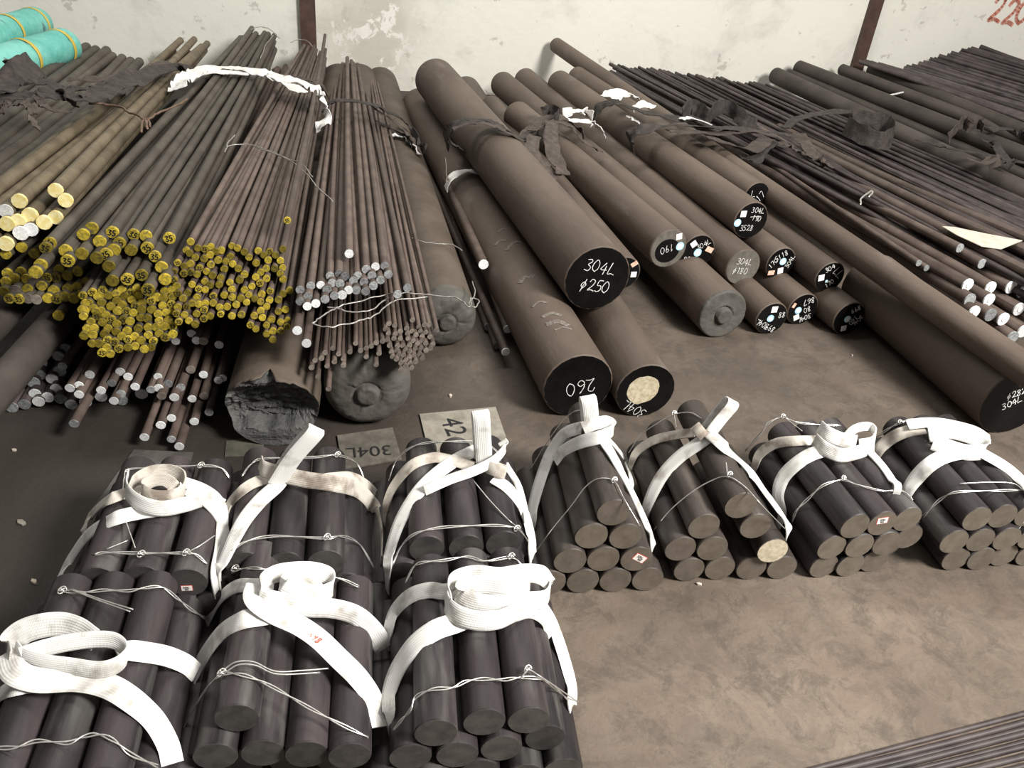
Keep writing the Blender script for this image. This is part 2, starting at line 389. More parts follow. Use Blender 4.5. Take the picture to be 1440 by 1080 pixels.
# ================================================================== STRUCTURE
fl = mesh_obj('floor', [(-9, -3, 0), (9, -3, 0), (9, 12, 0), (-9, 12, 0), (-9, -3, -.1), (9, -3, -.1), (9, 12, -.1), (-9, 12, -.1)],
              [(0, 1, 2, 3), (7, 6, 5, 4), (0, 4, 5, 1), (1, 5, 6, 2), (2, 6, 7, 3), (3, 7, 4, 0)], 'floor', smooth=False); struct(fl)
W0 = WN*WALL_S
def wl(p): return (p-W0).dot(WL)
PEEL_X = wl(PS(520, 30, WALL_S))
wall_mat()
def wall_box(name, x0, x1, y0, y1, z0, z1, m, parent=None):
    V = [(x0, y0, z0), (x1, y0, z0), (x1, y1, z0), (x0, y1, z0), (x0, y0, z1), (x1, y0, z1), (x1, y1, z1), (x0, y1, z1)]
    o = mesh_obj(name, V, [(3, 2, 1, 0), (4, 5, 6, 7), (0, 1, 5, 4), (1, 2, 6, 5), (2, 3, 7, 6), (3, 0, 4, 7)], m, parent, smooth=False)
    mw = Matrix.Identity(4)
    for i in range(3): mw[i][0] = WL[i]; mw[i][1] = WN[i]; mw[i][3] = W0[i]
    if not parent: o.matrix_world = mw
    return o
wall = struct(wall_box('wall_back', -7, 8, 0, .2, 0, 4.5, 'wall'))
pxl = wl(PS(432, 0, WALL_S)); pxr = wl(PS(1231, 0, WALL_S))
struct(wall_box('trim_1', pxl-.058, pxl+.058, -.05, 0, 0, 4.5, 'post_paint'))
struct(wall_box('trim_2', pxr-.055, pxr+.055, -.05, 0, 0, 4.5, 'post_paint'))
# red painted numerals high on the wall (right)
q = PS(1424, 15, WALL_S-.004); num = strokes('painted_numerals', [('220', 0, 0, .2, -.05)], 'red_wall_paint', None, z=0, sw=.03)
mw = Matrix.Identity(4)
for i in range(3): mw[i][0] = WL[i]; mw[i][2] = WN[i]; mw[i][3] = q[i]; mw[i][1] = -(1 if i == 2 else 0)
num.parent = wall; num.matrix_parent_inverse = wall.matrix_world.inverted(); num.matrix_world = mw

# ================================================================== RIBBONS, WIRES
def ribbon(name, P, NR, width, m, parent=None, th=.0045, wdir=None, curl=0., taper=None):
    """strap along P; NR normals per point, or wdir a fixed direction across the strap"""
    n = len(P); V = []; F = []; UV = []
    prof = [(-.5, 0), (-.46, .5), (-.2, .42), (.2, .42), (.46, .5), (.5, 0), (.46, -.5), (-.46, -.5)]; np_ = len(prof)
    ln = 0.; pw = None
    for i in range(n):
        t = (P[min(i+1, n-1)]-P[max(i-1, 0)])
        if t.length < 1e-9: t = Vector((1, 0, 0))
        t.normalize()
        if wdir is not None:
            wv = wdir - t*wdir.dot(t)
            if wv.length < .15 and pw is not None: wv = pw - t*pw.dot(t)
            wv.normalize(); nv = t.cross(wv)
        else:
            nv = NR[i] - t*NR[i].dot(t)
            if nv.length < 1e-6: nv = Vector((0, 0, 1))
            nv.normalize(); wv = nv.cross(t)
        pw = wv
        wk = width if taper is None else width*(1-(1-taper)*max(0., (i/(n-1)-.55)/.45)**1.3)
        if i: ln += (P[i]-P[i-1]).length
        for (a, b) in prof:
            V.append(P[i] + wv*(a*wk) + nv*(b*th + curl*width*(a*a-.1))); UV.append((a+.5, ln))
    for i in range(n-1):
        for k in range(np_):
            k2 = (k+1) % np_; F.append((i*np_+k, i*np_+k2, (i+1)*np_+k2, (i+1)*np_+k))
    F.append(tuple(range(np_-1, -1, -1))); F.append(tuple((n-1)*np_+k for k in range(np_)))
    o = mesh_obj(name, V, F, m, parent, uvs=UV); edge_split_flat(o, 60); return o
def tube(name, P, rad, m, parent=None, seg=6):
    n = len(P); V = []; F = []; ref = Vector((.3, .2, .93))
    for i in range(n):
        t = (P[min(i+1, n-1)]-P[max(i-1, 0)]).normalized(); a = t.cross(ref).normalized(); b = t.cross(a)
        for k in range(seg):
            an = 2*math.pi*k/seg; V.append(P[i]+a*math.cos(an)*rad+b*math.sin(an)*rad)
    for i in range(n-1):
        for k in range(seg):
            k2 = (k+1) % seg; F.append((i*seg+k, i*seg+k2, (i+1)*seg+k2, (i+1)*seg+k))
    F.append(tuple(range(seg-1, -1, -1))); F.append(tuple((n-1)*seg+k for k in range(seg)))
    return mesh_obj(name, V, F, m, parent)
def plain_empty(name, loc, label, cat, group=None):
    o = bpy.data.objects.new(name, None); o.empty_display_size = .05; COL.objects.link(o); o.location = loc
    return tag(o, label, cat, group)
def world_child(o, e):
    """parent a mesh built in world coordinates under an empty that was only moved"""
    o.parent = e; o.matrix_parent_inverse = Matrix.Translation(-e.location); return o

# ================================================================== LARGE BARS
def solve(near, wpx, z):
    if z == 'floor':
        D = .2
        for _ in range(30):
            A = Pz(near[0], near[1], D/2); D = wpx*depth(A)/FPX
        return Pz(near[0], near[1], D/2), D
    A = Pz(near[0], near[1], z); return A, wpx*depth(A)/FPX
def clampS(A, B, smax=6.86):
    s = B.dot(WN)
    if s > smax: B = A.lerp(B, (smax-A.dot(WN))/(s-A.dot(WN)))
    return B
def big_bar(label, near, wpx, z, far, zf=None, face='black_paint', body='bar_scale', texts=(), stickers=(), group=None, extra=None, cat='bar', name='steel_bar'):
    A, D = solve(near, wpx, z)
    if zf is None: zf = A.z
    B = clampS(A, Pz(far[0], far[1], zf))
    e = empty(name, A, B, label, cat, group); L = (B-A).length; r = D/2
    if extra in ('forged', 'boss'):
        forged_shaft(e, r, L, body, flat=extra == 'boss')
    elif extra == 'fracture':
        fracture_shaft(e, r, L, body)
    else:
        shaft(e, r, L, body)
        f = patch('end_face', 'disc', 0, 0, 2*(r-.004), 2*(r-.004), 0, 'steel_face' if face == 'ring' else face, e, z=-.0006)
        if face == 'gold_face':
            f.data.materials[0] = MATS['black_paint']
            gp = [(math.cos(2*math.pi*k/26)*r*(.56+.1*noise.noise(Vector((math.cos(k*.24), math.sin(k*.24), 2))*1.7)), math.sin(2*math.pi*k/26)*r*(.52+.12*noise.noise(Vector((math.cos(k*.24), math.sin(k*.24), 6))*1.7))) for k in range(26)]
            mesh_obj('bright_patch', [(a_-.12*r, -(b_+.06*r), -.0011) for a_, b_ in gp], [tuple(range(25, -1, -1))], 'gold_face', f, smooth=False)
        if face == 'ring':
            patch('black_patch', 'disc', -.05*r, -.1*r, 1.35*r, 1.25*r, 0, 'black_paint', f, z=-.0009, th=.0003)
        if texts: strokes('chalk_writing', [(t, a*r, b*r, h*r, rot) for (t, a, b, h, rot) in texts], 'chalk', f, z=-.0022, sw=max(.0022, .02*r))
        for (k, a, b, s, rot) in stickers: sticker(f, k, a*r, b*r, s*r, rot)
    return e, A, B, r
def fb(p, sc, seed): return noise.fractal(Vector((p[0]*sc+seed, p[1]*sc+seed*2, p[2]*sc)), .9, 2.1, 6)
def forged_shaft(e, r, L, body, seed=3., flat=False):
    q = r/.15
    prof = [(0, -.030*q)] + [(t*r, -.030*q) for t in (.06, .12, .17, .21)] + [(.245*r, -.026*q), (.27*r, -.012*q), (.29*r, -.006*q), (.33*r, -.012*q), (.38*r, -.015*q)]
    for t, z in ((.46, -.0145), (.55, -.013), (.64, -.010), (.72, -.006), (.8, .0), (.87, .009), (.93, .022), (.97, .038), (.992, .058)): prof.append((t*r, z*q))
    if flat:
        prof = [(0, -.026*q)] + [(t*r, -.026*q) for t in (.1, .2, .27)] + [(.31*r, -.022*q), (.33*r, .004*q), (.37*r, .008*q), (.4*r, -.004*q), (.46*r, -.002*q)]
        prof += [(t*r, .0) for t in (.55, .65, .75, .85, .92)] + [(.965*r, .002*q), (.99*r, .009*q)]
    prof += [(r, .085*q if not flat else .02*q), (r, .12*q), (r, .3), (r, L*.5), (r, L-.01), (r-.01, L), (0, L)]
    def disp(v):
        if v.z < .07*q:
            rr = math.hypot(v.x, v.y)/r; k = .35+.65*min(1, rr/.4)
            h = fb(v, 2.2/r, seed+r*40)*.005 + .5*fb(v, 6/r, seed)*.004
            ridge = abs(noise.noise(Vector((v.x*1.6/r+seed, v.y*2.4/r, r*9))))
            if ridge < .06 and rr > .35: h += .007*(1-ridge/.06)
            v = v + Vector((0, 0, 1))*(h*k*q*(.45 if flat else 1))
        return v
    o = lathe('shaft', prof, body, e, 80, disp=disp)
    me = o.data; me.materials.append(MATS['forged_end'])
    for p in me.polygons:
        if all(me.vertices[i].co.z < .10*q for i in p.vertices): p.material_index = 1
def fracture_shaft(e, r, L, body, seed=11.):
    NR_ = 44
    prof = [(0, 0)] + [(r*t/NR_, 0) for t in range(1, NR_)] + [(.994*r, .0), (r, .008), (r, .03), (r, .06), (r, .1), (r, .16), (r, L*.5), (r, L-.01), (r-.01, L), (0, L)]
    def ridg(x, y, z):
        t = 0; a = 1; f_ = 1
        for o_ in range(5):
            t += a*(1-2*abs(noise.noise(Vector((x*f_, y*f_, z+o_*3.1))))); a *= .5; f_ *= 2.05
        return t/1.9
    def disp(v):
        if v.z < .05:
            rr = math.hypot(v.x, v.y)/r; up = -v.y/r; xx = v.x/r
            wx = xx+.25*noise.noise(Vector((xx*2, up*2, 4)))
            prof_top = max(0, up+.05)
            d = -.075*max(0, up+.1) + .03*(1-rr*rr)
            lower = max(0, min(1, (-up-.42+.15*noise.noise(Vector((xx*3, 2, 2))))/.12))
            h = ridg(wx*1.6+seed, up*3.6, 1.)*.034 + ridg(wx*5, up*9, 5.)*.010
            h *= (1-.8*lower); d = d*(1-lower) - .018*lower
            d += h*(.6+.4*min(1, (1-rr)/.1))
            if up > .8 and abs(xx-.02) < .18: d += .075*(1-abs(xx-.02)/.18)*min(1, (up-.8)/.15)
            k = 1 if v.z < .006 else (.8 if v.z < .02 else .35)
            v = Vector((v.x, v.y, v.z + max(-.1, d)*k))
        return v
    o = lathe('shaft', prof, body, e, 110, disp=disp)
    me = o.data; me.materials.append(MATS['fracture'])
    for i, p in enumerate(me.polygons):
        if i < 110*(NR_+0): p.material_index = 1; p.use_smooth = False
    return o

# --- the middle heap of chalk-marked bars
E260_ = big_bar('large steel bar on the floor with black end chalked 260', (813, 543), 103, 'floor', (590, 150), texts=[('260', .05, -.05, .42, 3.35)])
def cyl_hit(A, B, r, x, y):
    d = ray(x, y).normalized(); a = (B-A).normalized(); m = d-a*d.dot(a); w_ = CP-A; n_ = w_-a*w_.dot(a)
    aa, bb, cc = m.dot(m), 2*m.dot(n_), n_.dot(n_)-r*r; q_ = bb*bb-4*aa*cc
    return CP+d*((-bb-math.sqrt(max(0, q_)))/(2*aa))
E260, A260, B260, R260 = E260_
for k_, px_ in enumerate([[(700, 327), (706, 322), (714, 323)], [(712, 352), (722, 341), (732, 340)], [(730, 398), (738, 390), (752, 388)], [(748, 432), (758, 424), (770, 426)], [(762, 446), (776, 440), (790, 444)], [(768, 456), (784, 452), (800, 458)], [(780, 464), (792, 460), (804, 463)], [(696, 345), (703, 338), (712, 338)]]):
    Pk = cr([cyl_hit(A260, B260, R260+.0012, *q_) for q_ in px_], 5); Nk = [(p_-A260-(B260-A260).normalized()*(p_-A260).dot((B260-A260).normalized())).normalized() for p_ in Pk]
    o_ = ribbon('chalk_scuff', Pk, Nk, .012+.007*(k_ % 3), 'scuff', th=.0008); o_.parent = E260; o_.matrix_parent_inverse = E260.matrix_world.inverted()
big_bar('steel bar on the floor with bright patch on its black end', (908, 550), 88, 'floor', (655, 128), face='gold_face', texts=[('304L', -.3, -.68, .34, 2.6)])
big_bar('largest raised steel bar with black end chalked 304L and 250', (840, 392), 99, .36, (612, 112), .40, texts=[('304L', .05, .36, .36, -.25), ('p250', -.02, -.22, .36, -.2)])
big_bar('steel bar half hidden behind the large black-ended bar chalked 250', (877, 384), 50, .27, (690, 150), stickers=[('orange', .55, .55, .32, .6), ('white', .62, -.1, .34, 0)])
big_bar('steel bar with grey rim around a black patch chalked 190', (940, 350), 58, .33, (727, 163), .36, face='ring', texts=[('190', -.12, -.0, .36, 3.4)], stickers=[('white', .45, .62, .32, .2), ('round', .62, .1, .44, 0)])
big_bar('black-ended bar with white, blue and orange stickers chalked 30L', (981, 355), 54, .25, (706, 118), .30, texts=[('304L', .25, .45, .3, .5), ('180', -.05, -.62, .34, 3.6), ('88', -.55, -.35, .32, 0)], stickers=[('white', -.35, .5, .34, .7), ('round', 0, 0, .46, 0), ('orange', .68, .12, .36, -.4)])
big_bar('steel bar with a round forged boss on its end', (1017, 443), 74, 'floor', (775, 205), extra='boss')
big_bar('bare grey-ended steel bar chalked 304L and 180', (1045, 376), 54, .215, (738, 112), .25, face='steel_face', texts=[('304L', .0, .32, .34, -.15), ('p180', -.12, -.18, .34, -.1)])
big_bar('topmost bar with stickers, chalked 304L over 190 and 3528', (1056, 310), 54, .36, (786, 117), .34, texts=[('304L', .28, .55, .28, -.1), ('190', .32, .1, .28, -.2), ('3528', -.15, -.4, .3, -.05), ('_', .0, .3, .22, 0)], stickers=[('white', -.55, .38, .34, 0), ('round', -.78, -.1, .42, 0)])
big_bar('small black-ended bar behind the topmost 3528 bar, chalked 17', (1064, 276), 41, .36, (811, 108), .36, texts=[('17', .3, .0, .5, .9), ('L', -.35, .2, .5, .2)])
big_bar('black-ended bar chalked 5118 with one orange and one white label', (1098, 370), 47, .215, (790, 140), .22, texts=[('5118', -.1, .5, .34, .6), ('170', -.55, .05, .32, .9), ('304L', .62, .1, .3, 1.2)], stickers=[('round', .12, .1, .46, 0), ('orange', -.5, -.6, .36, 0), ('white', .12, -.5, .38, .2)])
big_bar('black-ended bar with one white sticker, second from the long diagonal bar', (1167, 390), 47, .215, (855, 150), .22, texts=[('304', -.2, .62, .32, .6), ('170', .1, -.4, .3, .7), ('LL', .5, .3, .5, -.6)], stickers=[('white', -.6, .0, .4, .2), ('round', -.15, -.25, .2, 0)])
big_bar('black-ended floor bar with white square above blue dot, beside the bossed bar', (1085, 448), 50, 'floor', (800, 190), texts=[('304L', -.55, -.3, .34, 2.7), ('899', .05, -.6, .34, 2.7), ('88', .62, .2, .34, .1)], stickers=[('white', .02, .58, .38, 0), ('round', -.08, .02, .44, 0)])
big_bar('black-ended floor bar chalked 867 with a white label at its lower edge', (1129, 435), 49, 'floor', (840, 195), texts=[('867', .2, .5, .36, 3.5), ('80', .25, -.05, .34, 3.6), ('304L', .25, -.6, .32, 3.5)], stickers=[('round', -.3, -.05, .44, 0), ('white', -.28, -.5, .36, .4), ('orange', -.68, .3, .24, 1.2)])
big_bar('black-ended floor bar chalked 160, lying under the long diagonal bar', (1194, 448), 51, 'floor', (890, 210), texts=[('899', .2, .55, .3, 3.7), ('160', .28, -.15, .28, 4.1), ('304L', .6, -.2, .28, 4.1)], stickers=[('round', -.1, -.02, .42, 0), ('white', -.15, -.6, .34, .15)])
big_bar('very large floor bar at the right edge with black end chalked 282', (1428, 565), 110, 'floor', (1222, 397), body='bar_scale', texts=[('p282', -.1, .28, .2, .45), ('304L', -.1, -.02, .2, .5)])
big_bar('long slim bar running diagonally from the wall over the big bars', (1500, 560), 47, .31, (780, 62), .44, face='cut_face_dark', body='bar_scale')

# --- billets under the left heap
big_bar('huge billet with a torn, fractured black end', (383, 572), 128, 'floor', (478, 118), extra='fracture', body='billet_scale')
big_bar('huge billet with a rough domed end beside the torn billet', (517, 552), 124, 'floor', (505, 118), extra='forged', body='billet_scale')
big_bar('big billet chalked 300 with a round centre boss', (628, 452), 90, 'floor', (535, 118), extra='forged', body='billet_scale')

# ================================================================== RODS
def unit_rod(bx, by, seg=12, nz=7):
    V = []; F = []
    for i in range(nz+1):
        t = i/nz; ox = bx*math.sin(math.pi*t); oy = by*math.sin(math.pi*t)
        for k in range(seg):
            a = 2*math.pi*k/seg; V.append((math.cos(a)+ox, math.sin(a)+oy, t))
    for i in range(nz):
        for k in range(seg):
            k2 = (k+1) % seg; F.append((i*seg+k, i*seg+k2, (i+1)*seg+k2, (i+1)*seg+k))
    F.append(tuple(range(seg-1, -1, -1))); F.append(tuple(range(nz*seg, nz*seg+seg)))
    me = bpy.data.meshes.new('shaft'); me.from_pydata(V, [], F)
    fl_ = [True]*(len(F)-2)+[False, False]; me.polygons.foreach_set('use_smooth', fl_); me.update(); me.set_sharp_from_angle(angle=math.radians(50))
    return me
def unit_cap(seg=12):
    V = []; F = []
    for z in (-.12, .45):
        for k in range(seg):
            a = 2*math.pi*k/seg; V.append((1.03*math.cos(a), 1.03*math.sin(a), z))
    for k in range(seg):
        k2 = (k+1) % seg; F.append((k, k2, seg+k2, seg+k))
    F.append(tuple(range(seg-1, -1, -1)))
    me = bpy.data.meshes.new('painted_end'); me.from_pydata(V, [], F); me.polygons.foreach_set('use_smooth', [True]*seg+[False]); me.update(); me.set_sharp_from_angle(angle=math.radians(50))
    return me
_RC = {}
BENDS = [(0, 0), (.8, .3), (-.9, .2), (.4, .9), (-.3, .6)]
def rod_mesh(v, m):
    if ('r', v, m) not in _RC:
        me = unit_rod(*BENDS[v]); me.materials.append(MATS[m]); _RC[('r', v, m)] = me
    return _RC[('r', v, m)]
def cap_mesh(m):
    if ('c', m) not in _RC:
        me = unit_cap(); me.materials.append(MATS[m]); _RC[('c', m)] = me
    return _RC[('c', m)]
RR = random.Random(5)
def rod(A, B, D, body, end, label, group, name='steel_rod', mark=None, bend=True, cat='rod'):
    v = RR.randrange(5) if bend else 0
    L = (B-A).length; r = D/2
    if end is None:
        o = bpy.data.objects.new(name, rod_mesh(v, body)); COL.objects.link(o)
        o.matrix_world = frame(A, B) @ Matrix.Diagonal((r, r, L, 1)); return tag(o, label, cat, group)
    e = empty(name, A, B, label, cat, group)
    o = bpy.data.objects.new('shaft', rod_mesh(v, body)); COL.objects.link(o); o.parent = e; o.scale = (r, r, L)
    c = bpy.data.objects.new('painted_end' if 'paint' in end else 'cut_end', cap_mesh(end)); COL.objects.link(c); c.parent = e; c.scale = (r, r, r if end.endswith('paint') else r*.4)
    if mark: strokes('ink_marking', [(mark, 0, 0, r*.95, RR.uniform(-.6, .6))], 'ink', e, z=-r*.16, sw=r*.2)
    return e
def inside(p, poly):
    x, y = p; c = False; j = len(poly)-1
    for i in range(len(poly)):
        xi, yi = poly[i]; xj, yj = poly[j]
        if (yi > y) != (yj > y) and x < (xj-xi)*(y-yi)/(yj-yi)+xi: c = not c
        j = i
    return c
def scatter(poly, dist, nmax, seed, avoid=(), adist=None):
    r = random.Random(seed); pts = []
    xs = [p[0] for p in poly]; ys = [p[1] for p in poly]
    for _ in range(6000):
        p = (r.uniform(min(xs), max(xs)), r.uniform(min(ys), max(ys)))
        if not inside(p, poly): continue
        if any(math.hypot(p[0]-q[0], p[1]-q[1]) < dist for q in pts): continue
        if any(math.hypot(p[0]-q[0], p[1]-q[1]) < (adist or dist) for q in avoid): continue
        pts.append(p)
        if len(pts) >= nmax: break
    return pts
def fan(pts, wpx, s0, y0, s1, y1, far, sfar, klat, kz, body, end, label, group, mark=0., name='steel_rod', sj=.12, Dfix=None):
    """rods whose near ends are seen at pts; wall distance of an end follows its height in the picture.
    far = (pixel x, pixel y) of the middle of the far ends, klat / kz squeeze the fan there"""
    N = []
    for (x, y) in pts:
        s = s0 + (s1-s0)*(y-y0)/(y1-y0); N.append(PS(x, y, s))
    FC = PS(far[0], far[1], sfar); lf = FC.dot(WL)
    ang = [(p.dot(WL)-lf)/(sfar-p.dot(WN)) for p in N]
    am = (max(ang)+min(ang))/2; zm = max(p.z for p in N)
    md = sum(depth(p) for p in N)/len(N); D = Dfix or wpx*md/FPX
    r = random.Random(len(pts))
    for p, a in zip(N, ang):
        sf = sfar+r.uniform(-sj, sj)
        B = WL*(lf+klat*(a-am)*(sfar-2.6)) + WN*sf; B.z = max(D/2, FC.z + kz*(p.z-zm))
        B += WL*r.uniform(-.3, .3)*D
        dd = D*r.uniform(.94, 1.05)
        en = end if isinstance(end, str) or end is None else r.choice(end); mk = '35' if r.random() < mark else None
        rod(p, B, dd, body, en, label+(', inked 35' if mk else ''), group, name, mark=mk)
    return D

# --- thick rods with yellow ends (upper left heap)
Y2 = [(158, 327), (168, 342), (188, 330), (184, 352), (205, 332), (207, 349), (218, 361), (227, 376), (199, 387), (158, 395), (179, 393), (208, 408), (232, 393), (153, 375), (149, 358), (160, 352), (136, 363), (238, 335), (115, 357), (92, 353), (70, 342), (64, 349), (129, 321), (117, 330), (57, 373), (95, 367), (50, 383), (140, 340)]
fan(Y2, 17, 2.64, 325, 2.44, 400, (362, 42), 6.6, .62, 1.3, 'rod_olive', 'yellow_paint', 'thick dark rod with a yellow painted end in the left heap', 'thick yellow-ended rods of the left heap', mark=.45, name='yellow_ended_rod')
# --- thin brown rods with yellow ends
PY1 = [(236, 395), (245, 372), (268, 349), (300, 346), (398, 350), (408, 395), (408, 450), (402, 470), (384, 479), (362, 465), (325, 446), (292, 456), (248, 458)]
Y1 = scatter(PY1, 9.0, 120, 3) + [(268, 339), (404, 310), (262, 352)]
top = [(268, 340), (278, 349), (287, 364), (303, 354), (311, 352), (326, 346), (334, 349), (324, 361), (335, 378), (350, 362), (360, 370), (363, 353), (371, 359), (377, 366), (386, 378), (394, 385), (398, 393)]
Y1 = [p for p in Y1 if all(math.hypot(p[0]-q[0], p[1]-q[1]) > 8.5 for q in top)] + top
fan(Y1, 9.8, 2.57, 345, 2.34, 475, (441, 50), 6.6, .52, 1.5, 'rod_brown', 'yellow_paint', 'thin brown rod with a small yellow painted end in the fanned bundle', 'thin yellow-ended rods of the fanned bundle', mark=.12, name='thin_yellow_ended_rod')
# --- medium rods with yellow ends under the thick ones
PY3 = [(114, 416), (140, 408), (190, 402), (214, 418), (242, 402), (244, 470), (218, 486), (205, 494), (190, 488), (148, 500), (118, 478)]
Y3 = scatter(PY3, 9.3, 90, 8, avoid=Y2, adist=15) + [(120, 427), (137, 417), (119, 437), (135, 438)]
fan(Y3, 11.5, 2.47, 405, 2.36, 490, (352, 75), 6.5, .6, 1.3, 'rod_olive', 'yellow_paint', 'slim rod with a yellow end in the tight cluster below the thick rods', 'slim yellow-ended rods of the lower cluster', mark=.2, name='slim_yellow_ended_rod')
PY4 = [(0, 384), (40, 378), (52, 388), (90, 378), (118, 380), (124, 408), (112, 420), (60, 424), (0, 420)]
Y4 = scatter(PY4, 11.5, 34, 4, avoid=Y2, adist=13) + [(82, 444), (30, 348), (8, 358), (48, 357)]
fan(Y4, 14, 2.70, 380, 2.60, 425, (330, 100), 6.4, .6, 1.0, 'rod_olive', ['yellow_paint', 'yellow_paint', 'rod_end_brown'], 'dark rod with a dull yellow end deep under the pale-ended bars', 'dull yellow-ended rods in the shade at left', mark=.1, name='dull_yellow_ended_rod')
# --- pale-ended bars at the left edge
Y0 = [(78, 268), (92, 282), (27, 283), (8, 297), (42, 303), (25, 312), (62, 313), (78, 306), (10, 315), (43, 323), (29, 328), (8, 343), (-14, 300), (-22, 322), (-14, 340), (-30, 285), (-48, 300), (-40, 325)]
fan(Y0, 20, 2.84, 268, 2.74, 343, (268, 58), 6.45, .7, .9, 'rod_tan', ['pale_yellow_paint', 'pale_yellow_paint', 'white_paint_end'], 'tan bar with a pale cream painted end in the bundle at the left edge', 'pale-ended tan bars at the left edge', name='steel_bar', sj=.25)
# --- grey/white ended rods near the floor, left
WM = [(88, 515), (98, 546), (126, 527), (104, 596), (142, 549), (169, 523), (170, 554), (160, 564), (190, 544), (212, 548), (157, 539), (111, 542), (111, 555), (223, 546), (227, 557), (245, 559), (268, 520), (286, 527), (270, 561), (287, 557), (307, 535), (313, 532), (294, 580), (273, 593), (226, 598), (241, 618), (203, 615), (252, 628), (286, 480), (308, 485), (276, 479), (269, 469), (237, 474), (247, 480), (241, 588), (222, 530), (236, 540), (254, 545), (180, 530)]
fan(WM, 12.3, 2.62, 470, 2.24, 625, (395, 95), 6.2, .55, .25, 'rod_brown', ['white_paint_end', 'white_paint_end', 'white_paint_end', 'grey_end', 'rod_end_brown'], 'brown rod with a whitish sawn end sticking out over the floor', 'white-ended rods low in the left heap', name='white_ended_rod')
WB = [(62, 491), (57, 510), (82, 501), (56, 527), (73, 533), (84, 522), (47, 538), (79, 547), (49, 554), (67, 559), (85, 561), (34, 569), (54, 565), (100, 569), (16, 573), (199, 554), (171, 563), (142, 558), (93, 490), (120, 566)]
fan(WB, 16.5, 2.66, 490, 2.50, 573, (300, 120), 6.0, .55, .3, 'rod_dark', ['grey_end', 'grey_end', 'white_paint_end'], 'thick dark rod with a dull grey end in the shade at far left', 'grey-ended thick rods at far left', name='grey_ended_rod')
# --- white-ended rods of the upright bundle beside the fan
R1 = [(491, 357), (422, 408), (437, 402), (451, 401), (464, 388), (477, 385), (467, 398), (485, 389), (503, 388), (497, 395), (515, 379), (528, 375), (541, 374), (523, 388), (535, 394), (512, 397), (546, 386), (525, 402), (514, 410), (501, 408), (490, 408), (481, 415), (470, 416), (460, 408), (478, 399), (457, 421), (444, 427), (433, 417), (422, 424), (432, 431), (559, 414), (573, 405), (418, 465), (431, 483)]
fan(R1, 12.2, 2.50, 375, 2.36, 430, (490, 82), 6.6, .62, 1.3, 'rod_brown', ['white_paint_end', 'grey_end', 'grey_end'], 'brown rod with a grey-white end in the upright bundle', 'grey-white-ended rods of the upright bundle', name='grey_white_ended_rod')
R2 = [(443, 507), (457, 496), (468, 490), (470, 509), (460, 515), (483, 514), (492, 495), (500, 483), (507, 493), (515, 490), (522, 487), (529, 482), (538, 480), (542, 463), (547, 455), (555, 458), (563, 466), (572, 462), (580, 450), (589, 460), (597, 457), (603, 457), (614, 464), (515, 502), (529, 513), (462, 547), (438, 517), (447, 530), (483, 505), (452, 504), (476, 498), (533, 497), (545, 478)]
R2 += scatter([(545, 468), (600, 464), (612, 482), (592, 508), (580, 522), (562, 520), (548, 495)], 6.6, 60, 9, avoid=R2, adist=6)
fan(R2, 7.4, 2.38, 450, 2.18, 545, (508, 110), 6.2, .6, .8, 'rod_brown', 'rod_end_brown', 'very thin brown rod spreading over the domed billet', 'very thin brown rods over the domed billet', name='thin_brown_rod')
# --- a few loose rods leaning between the billets
for (n_, w_, z_, f_, zf_, e_) in [((680, 372), 14, .20, (578, 140), .12, 'white_paint_end'), ((714, 463), 12, .07, (600, 170), .06, 'white_paint_end'), ((711, 495), 12, .06, (549, 122), .10, 'white_paint_end'), ((699, 486), 11, .025, (590, 175), .04, 'grey_end'), ((686, 460), 11, .025, (585, 180), .03, 'grey_end')]:
    A = Pz(n_[0], n_[1], z_); B = clampS(A, Pz(f_[0], f_[1], zf_))
    rod(A, B, w_*depth(A)/FPX, 'rod_brown', e_, 'single slim rod with a pale end leaning beside the 300 billet', 'slim rods beside the 300 billet', bend=False, name='slim_rod')
# --- dark bars passing out of the frame at the left
for (n_, w_, z_, f_, zf_) in [((-40, 590), 54, .27, (345, 150), .2), ((-70, 520), 46, .27, (300, 140), .2), ((-90, 455), 40, .27, (250, 150), .22)]:
    A = Pz(n_[0], n_[1], z_); B = clampS(A, Pz(f_[0], f_[1], zf_))
    rod(A, B, w_*depth(A)/FPX, 'bar_scale_dark', None, 'thick dark bar running out of the picture at the left edge', 'thick dark bars leaving the left edge', name='steel_bar', bend=False, cat='bar')
A = Pz(80, 470, .2); rod(A, Pz(300, 170, .2), .055, 'rod_dark', 'cut_face_dark', 'short-ended dark bar alone above the grey-ended rods', None, name='steel_bar', bend=False, cat='bar')
# far left bars: seen by their far ends
LB = [(-60, 190, 122, 66), (-50, 215, 135, 70), (-50, 230, 150, 71), (-60, 250, 158, 79), (-50, 262, 172, 82), (-60, 290, 184, 86), (-50, 300, 196, 87), (-60, 270, 165, 92), (-70, 235, 140, 85)]
for (x0, y0, x1, y1) in LB:
    A = Pz(x0, y0, .50); B = PS(x1, y1, 6.3)
    rod(A, B, 12.5*depth(B)/FPX, 'rod_olive', None, 'dark bar reaching the wall behind the cyan wrapped tubes', 'dark bars beside the cyan wrapped tubes', name='steel_bar', cat='bar')
for i in range(9):
    A = Pz(-60, 240+i*14, .44); B = PS(120+i*9, 92+i*4, 6.1)
    rod(A, B, .055, 'rod_dark', None, 'dark bar under the old brown strapping at the left edge', 'dark bars under the strapping at left', name='steel_bar', cat='bar')
